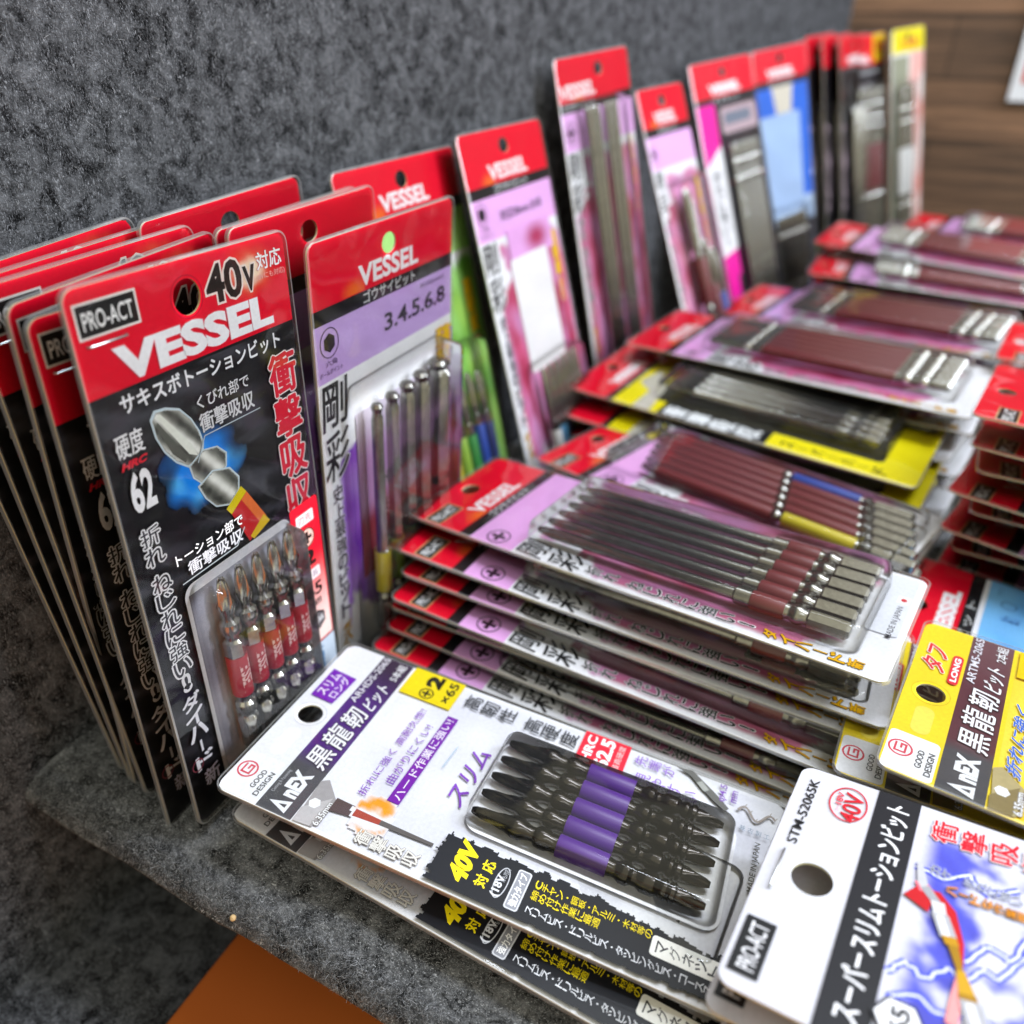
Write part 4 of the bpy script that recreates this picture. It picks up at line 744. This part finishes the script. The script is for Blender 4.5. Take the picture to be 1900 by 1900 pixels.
def grid_mesh(name, fn, nu, nv, mats):
    V = [fn(i / nu, j / nv) for j in range(nv + 1) for i in range(nu + 1)]
    F = [(j * (nu + 1) + i, j * (nu + 1) + i + 1, (j + 1) * (nu + 1) + i + 1, (j + 1) * (nu + 1) + i) for j in range(nv) for i in range(nu)]
    me = bpy.data.meshes.new(name); me.from_pydata([tuple(v) for v in V], [], F); me.update()
    for q in me.polygons: q.use_smooth = True
    return mesh_obj(name, me, mats)
def fibres(parent, fn, count, size, seed, wd=.00006, gain=1.):
    rg = random.Random(seed); V = []; F = []; C = []
    for _ in range(count):
        pt, nrm, tan = fn(rg.random(), rg.random()); a = rg.uniform(0, 6.283); t = tan * math.cos(a) + nrm.cross(tan) * math.sin(a); L = size * rg.uniform(.5, 1.5); s_ = nrm.cross(t) * wd * rg.uniform(.6, 1.4)
        hh = rg.uniform(.05, .4) * L; b = len(V); bend = s_.normalized() * L * rg.uniform(-.4, .4)
        q = [pt, pt + t * L * .5 + nrm * hh + bend, pt + t * L + nrm * hh * rg.uniform(.2, 1.3)]
        V += [tuple(q[0] - s_), tuple(q[0] + s_), tuple(q[1] - s_), tuple(q[1] + s_), tuple(q[2])]
        F += [(b, b + 1, b + 3, b + 2), (b + 2, b + 3, b + 4)]; g = gain * rg.choice((.008, .016, .04, .09, .17)) * rg.uniform(.7, 1.2); C += [(g, g * 1.01, g * 1.05, 1)] * 7
    me = bpy.data.meshes.new('felt_fibres'); me.from_pydata(V, [], F); me.update()
    ca = me.color_attributes.new('ink', 'FLOAT_COLOR', 'CORNER'); ca.data.foreach_set('color', np.array(C, np.float32).ravel())
    o = mesh_obj('fibres', me, [fm], parent); o['kind'] = 'stuff'; return o
wx = lambda y: -.2335 + .1155 * (y - .1)
def wallp(u, v): y = -.35 + 1.5 * u; return Vector((wx(y) + .0012 * nz(y * 25, v * 20), y, -.32 + 1.0 * v))
wall = grid_mesh('felt_wall', wallp, 90, 50, [M['felt']]); tag(wall, 'mottled grey felt wall behind the standing packs', 'felt wall')
wn, wt = Vector((1, -.1155, 0)).normalized(), Vector((.1155, 1, 0)).normalized()
fibres(wall, lambda a, b: (lambda y, z: (Vector((wx(y), y, z)), wn, wt))(-.05 + .65 * a ** 1.3, -.12 + .42 * b), 24000, .0022, 3, wd=.00005, gain=1.5)
ye = lambda x: .1035 - .062 * (x + .196)
prof = [(1.05, 0), (.6, 0), (.3, 0), (.16, .0003), (.11, .0004), (.07, .0006), (.045, .0010), (.03, .0013), (.02, .001), (.012, .0001), (.006, -.0018), (.002, -.0045), (0, -.008), (.001, -.011), (.006, -.014), (.03, -.015), (.5, -.015)]
def shelfp(u, v):
    x = wx(.1) - .004 + .95 * u; k = v * (len(prof) - 1); i = min(int(k), len(prof) - 2); t = k - i
    d = prof[i][0] + (prof[i + 1][0] - prof[i][0]) * t; z = prof[i][1] + (prof[i + 1][1] - prof[i][1]) * t
    return Vector((x, ye(x) + d + (.0015 * nz(x * 40, z * 60) if d < .2 else 0), z + .0009 * nz(x * 45, d * 45, 2) - .0006))
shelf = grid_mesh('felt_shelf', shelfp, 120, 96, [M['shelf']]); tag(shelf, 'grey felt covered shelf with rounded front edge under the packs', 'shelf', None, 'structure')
def shelf_f(a, b):
    x = -.23 + .42 * a
    if b < .62: d = .085 * (b / .62) + .004; return Vector((x, ye(x) + d, .0009 * nz(x * 45, d * 45, 2))), Vector((0, 0, 1)), Vector((1, 0, 0))
    t = (b - .62) / .38 * 1.5; n_ = Vector((0, -math.sin(t), math.cos(t))); return Vector((x, ye(x) + .007 - .007 * math.sin(t), -.0075 + .0075 * math.cos(t))), n_, Vector((1, 0, 0))
fibres(shelf, shelf_f, 52000, .0019, 5, wd=.00004, gain=1.8)  # fibre colour raised as well, for the lit look of the shelf
lower = grid_mesh('lower_shelf', lambda u, v: Vector((-.3 + 1.5 * u, -.6 + 1.6 * v, -.086)), 4, 4, [M['felt']]); lower['kind'] = 'structure'
bm = bmesh.new(); bmesh.ops.create_cube(bm, size=1, matrix=Matrix.Translation((.227, -.12, -.080)) @ Matrix.Diagonal((.8, .55, .006, 1))); bmesh.ops.bevel(bm, geom=bm.edges[:], offset=.0015, segments=2, affect='EDGES')
me = bpy.data.meshes.new('orange_board'); bm.to_mesh(me); bm.free()
om, nt, p = newmat('orange_cloth'); tc = N(nt, 'ShaderNodeTexCoord'); no = N(nt, 'ShaderNodeTexNoise'); no.inputs['Scale'].default_value = 12; r = N(nt, 'ShaderNodeValToRGB'); r.color_ramp.elements[0].color = (.42, .085, .008, 1); r.color_ramp.elements[1].color = (.62, .15, .012, 1)
nt.links.new(tc.outputs['Object'], no.inputs['Vector']); nt.links.new(no.outputs['Fac'], r.inputs[0]); nt.links.new(r.outputs[0], p.inputs['Base Color']); p.inputs['Roughness'].default_value = .7
tag(mesh_obj('orange_board', me, [om]), 'orange board lying below the felt shelf edge', 'board')
# wood veneer wall
wm, nt, p = newmat('wood_veneer'); tc = N(nt, 'ShaderNodeTexCoord'); mp = N(nt, 'ShaderNodeMapping'); mp.inputs['Scale'].default_value = (1.5, 1, 40); nt.links.new(tc.outputs['Object'], mp.inputs[0])
g1 = N(nt, 'ShaderNodeTexNoise'); g1.inputs['Scale'].default_value = 3.2; g1.inputs['Detail'].default_value = 9; g1.inputs['Roughness'].default_value = .72; g1.inputs['Distortion'].default_value = .5; nt.links.new(mp.outputs[0], g1.inputs['Vector'])
br = N(nt, 'ShaderNodeTexBrick'); mp2 = N(nt, 'ShaderNodeMapping'); mp2.inputs['Rotation'].default_value = (math.radians(-90), 0, 0); nt.links.new(tc.outputs['Object'], mp2.inputs[0]); nt.links.new(mp2.outputs[0], br.inputs['Vector'])
br.inputs['Scale'].default_value = 1; br.inputs['Brick Width'].default_value = .34; br.inputs['Row Height'].default_value = .062; br.inputs['Mortar Size'].default_value = .0012; br.inputs['Color1'].default_value = (.55, .55, .55, 1); br.inputs['Color2'].default_value = (1.15, 1.1, 1.05, 1); br.inputs['Mortar'].default_value = (.3, .28, .26, 1)
r = N(nt, 'ShaderNodeValToRGB'); e = r.color_ramp.elements; e[0].position = .32; e[0].color = (.042, .024, .015, 1); e[1].position = .68; e[1].color = (.30, .165, .092, 1)
nt.links.new(g1.outputs['Fac'], r.inputs[0]); mx = N(nt, 'ShaderNodeMix', data_type='RGBA', blend_type='MULTIPLY'); mx.inputs[0].default_value = 1
nt.links.new(r.outputs[0], mx.inputs[6]); nt.links.new(br.outputs['Color'], mx.inputs[7]); nt.links.new(mx.outputs[2], p.inputs['Base Color']); p.inputs['Roughness'].default_value = .55
ww = grid_mesh('wood_wall', lambda u, v: Vector((-.25 + 1.6 * u, 1.151, -.1 + 1.1 * v)), 8, 8, [wm]); tag(ww, 'brown wood plank wall at the far end of the shelf', 'wood wall')
tr = bpy.data.objects.new('price_tag', None); COL.objects.link(tr); tr.location = (.068, 1.147, .166); tag(tr, 'white price tag with red orange print pinned on the wood wall', 'price tag')
def slab(name, x0, z0, x1, z1, y0, y1, mat, par):
    bm = bmesh.new(); bmesh.ops.create_cube(bm, size=1, matrix=Matrix.Translation(((x0 + x1) / 2, (y0 + y1) / 2, (z0 + z1) / 2)) @ Matrix.Diagonal((x1 - x0, y1 - y0, z1 - z0, 1))); me = bpy.data.meshes.new(name); bm.to_mesh(me); bm.free(); return mesh_obj(name, me, [mat], par)
slab('tag_board', 0, 0, .1, .15, -.001, .001, simple('tag_paper', (.78, .79, .82), .5), tr); slab('tag_print', .009, .018, .091, .141, -.0016, -.0012, simple('tag_ink', lin('D8441E'), .5), tr)
# a crumb on the felt
bm = bmesh.new(); bmesh.ops.create_icosphere(bm, subdivisions=2, radius=.0009)
for v_ in bm.verts: v_.co *= 1 + .35 * nz(*(v_.co * 900))
me = bpy.data.meshes.new('crumb'); bm.to_mesh(me); bm.free(); c = mesh_obj('crumb', me, [simple('crumb', (.5, .34, .16), .8)]); c.location = (-.1325, .0985, .0003); tag(c, 'tiny tan crumb on the front edge of the felt shelf', 'crumb')
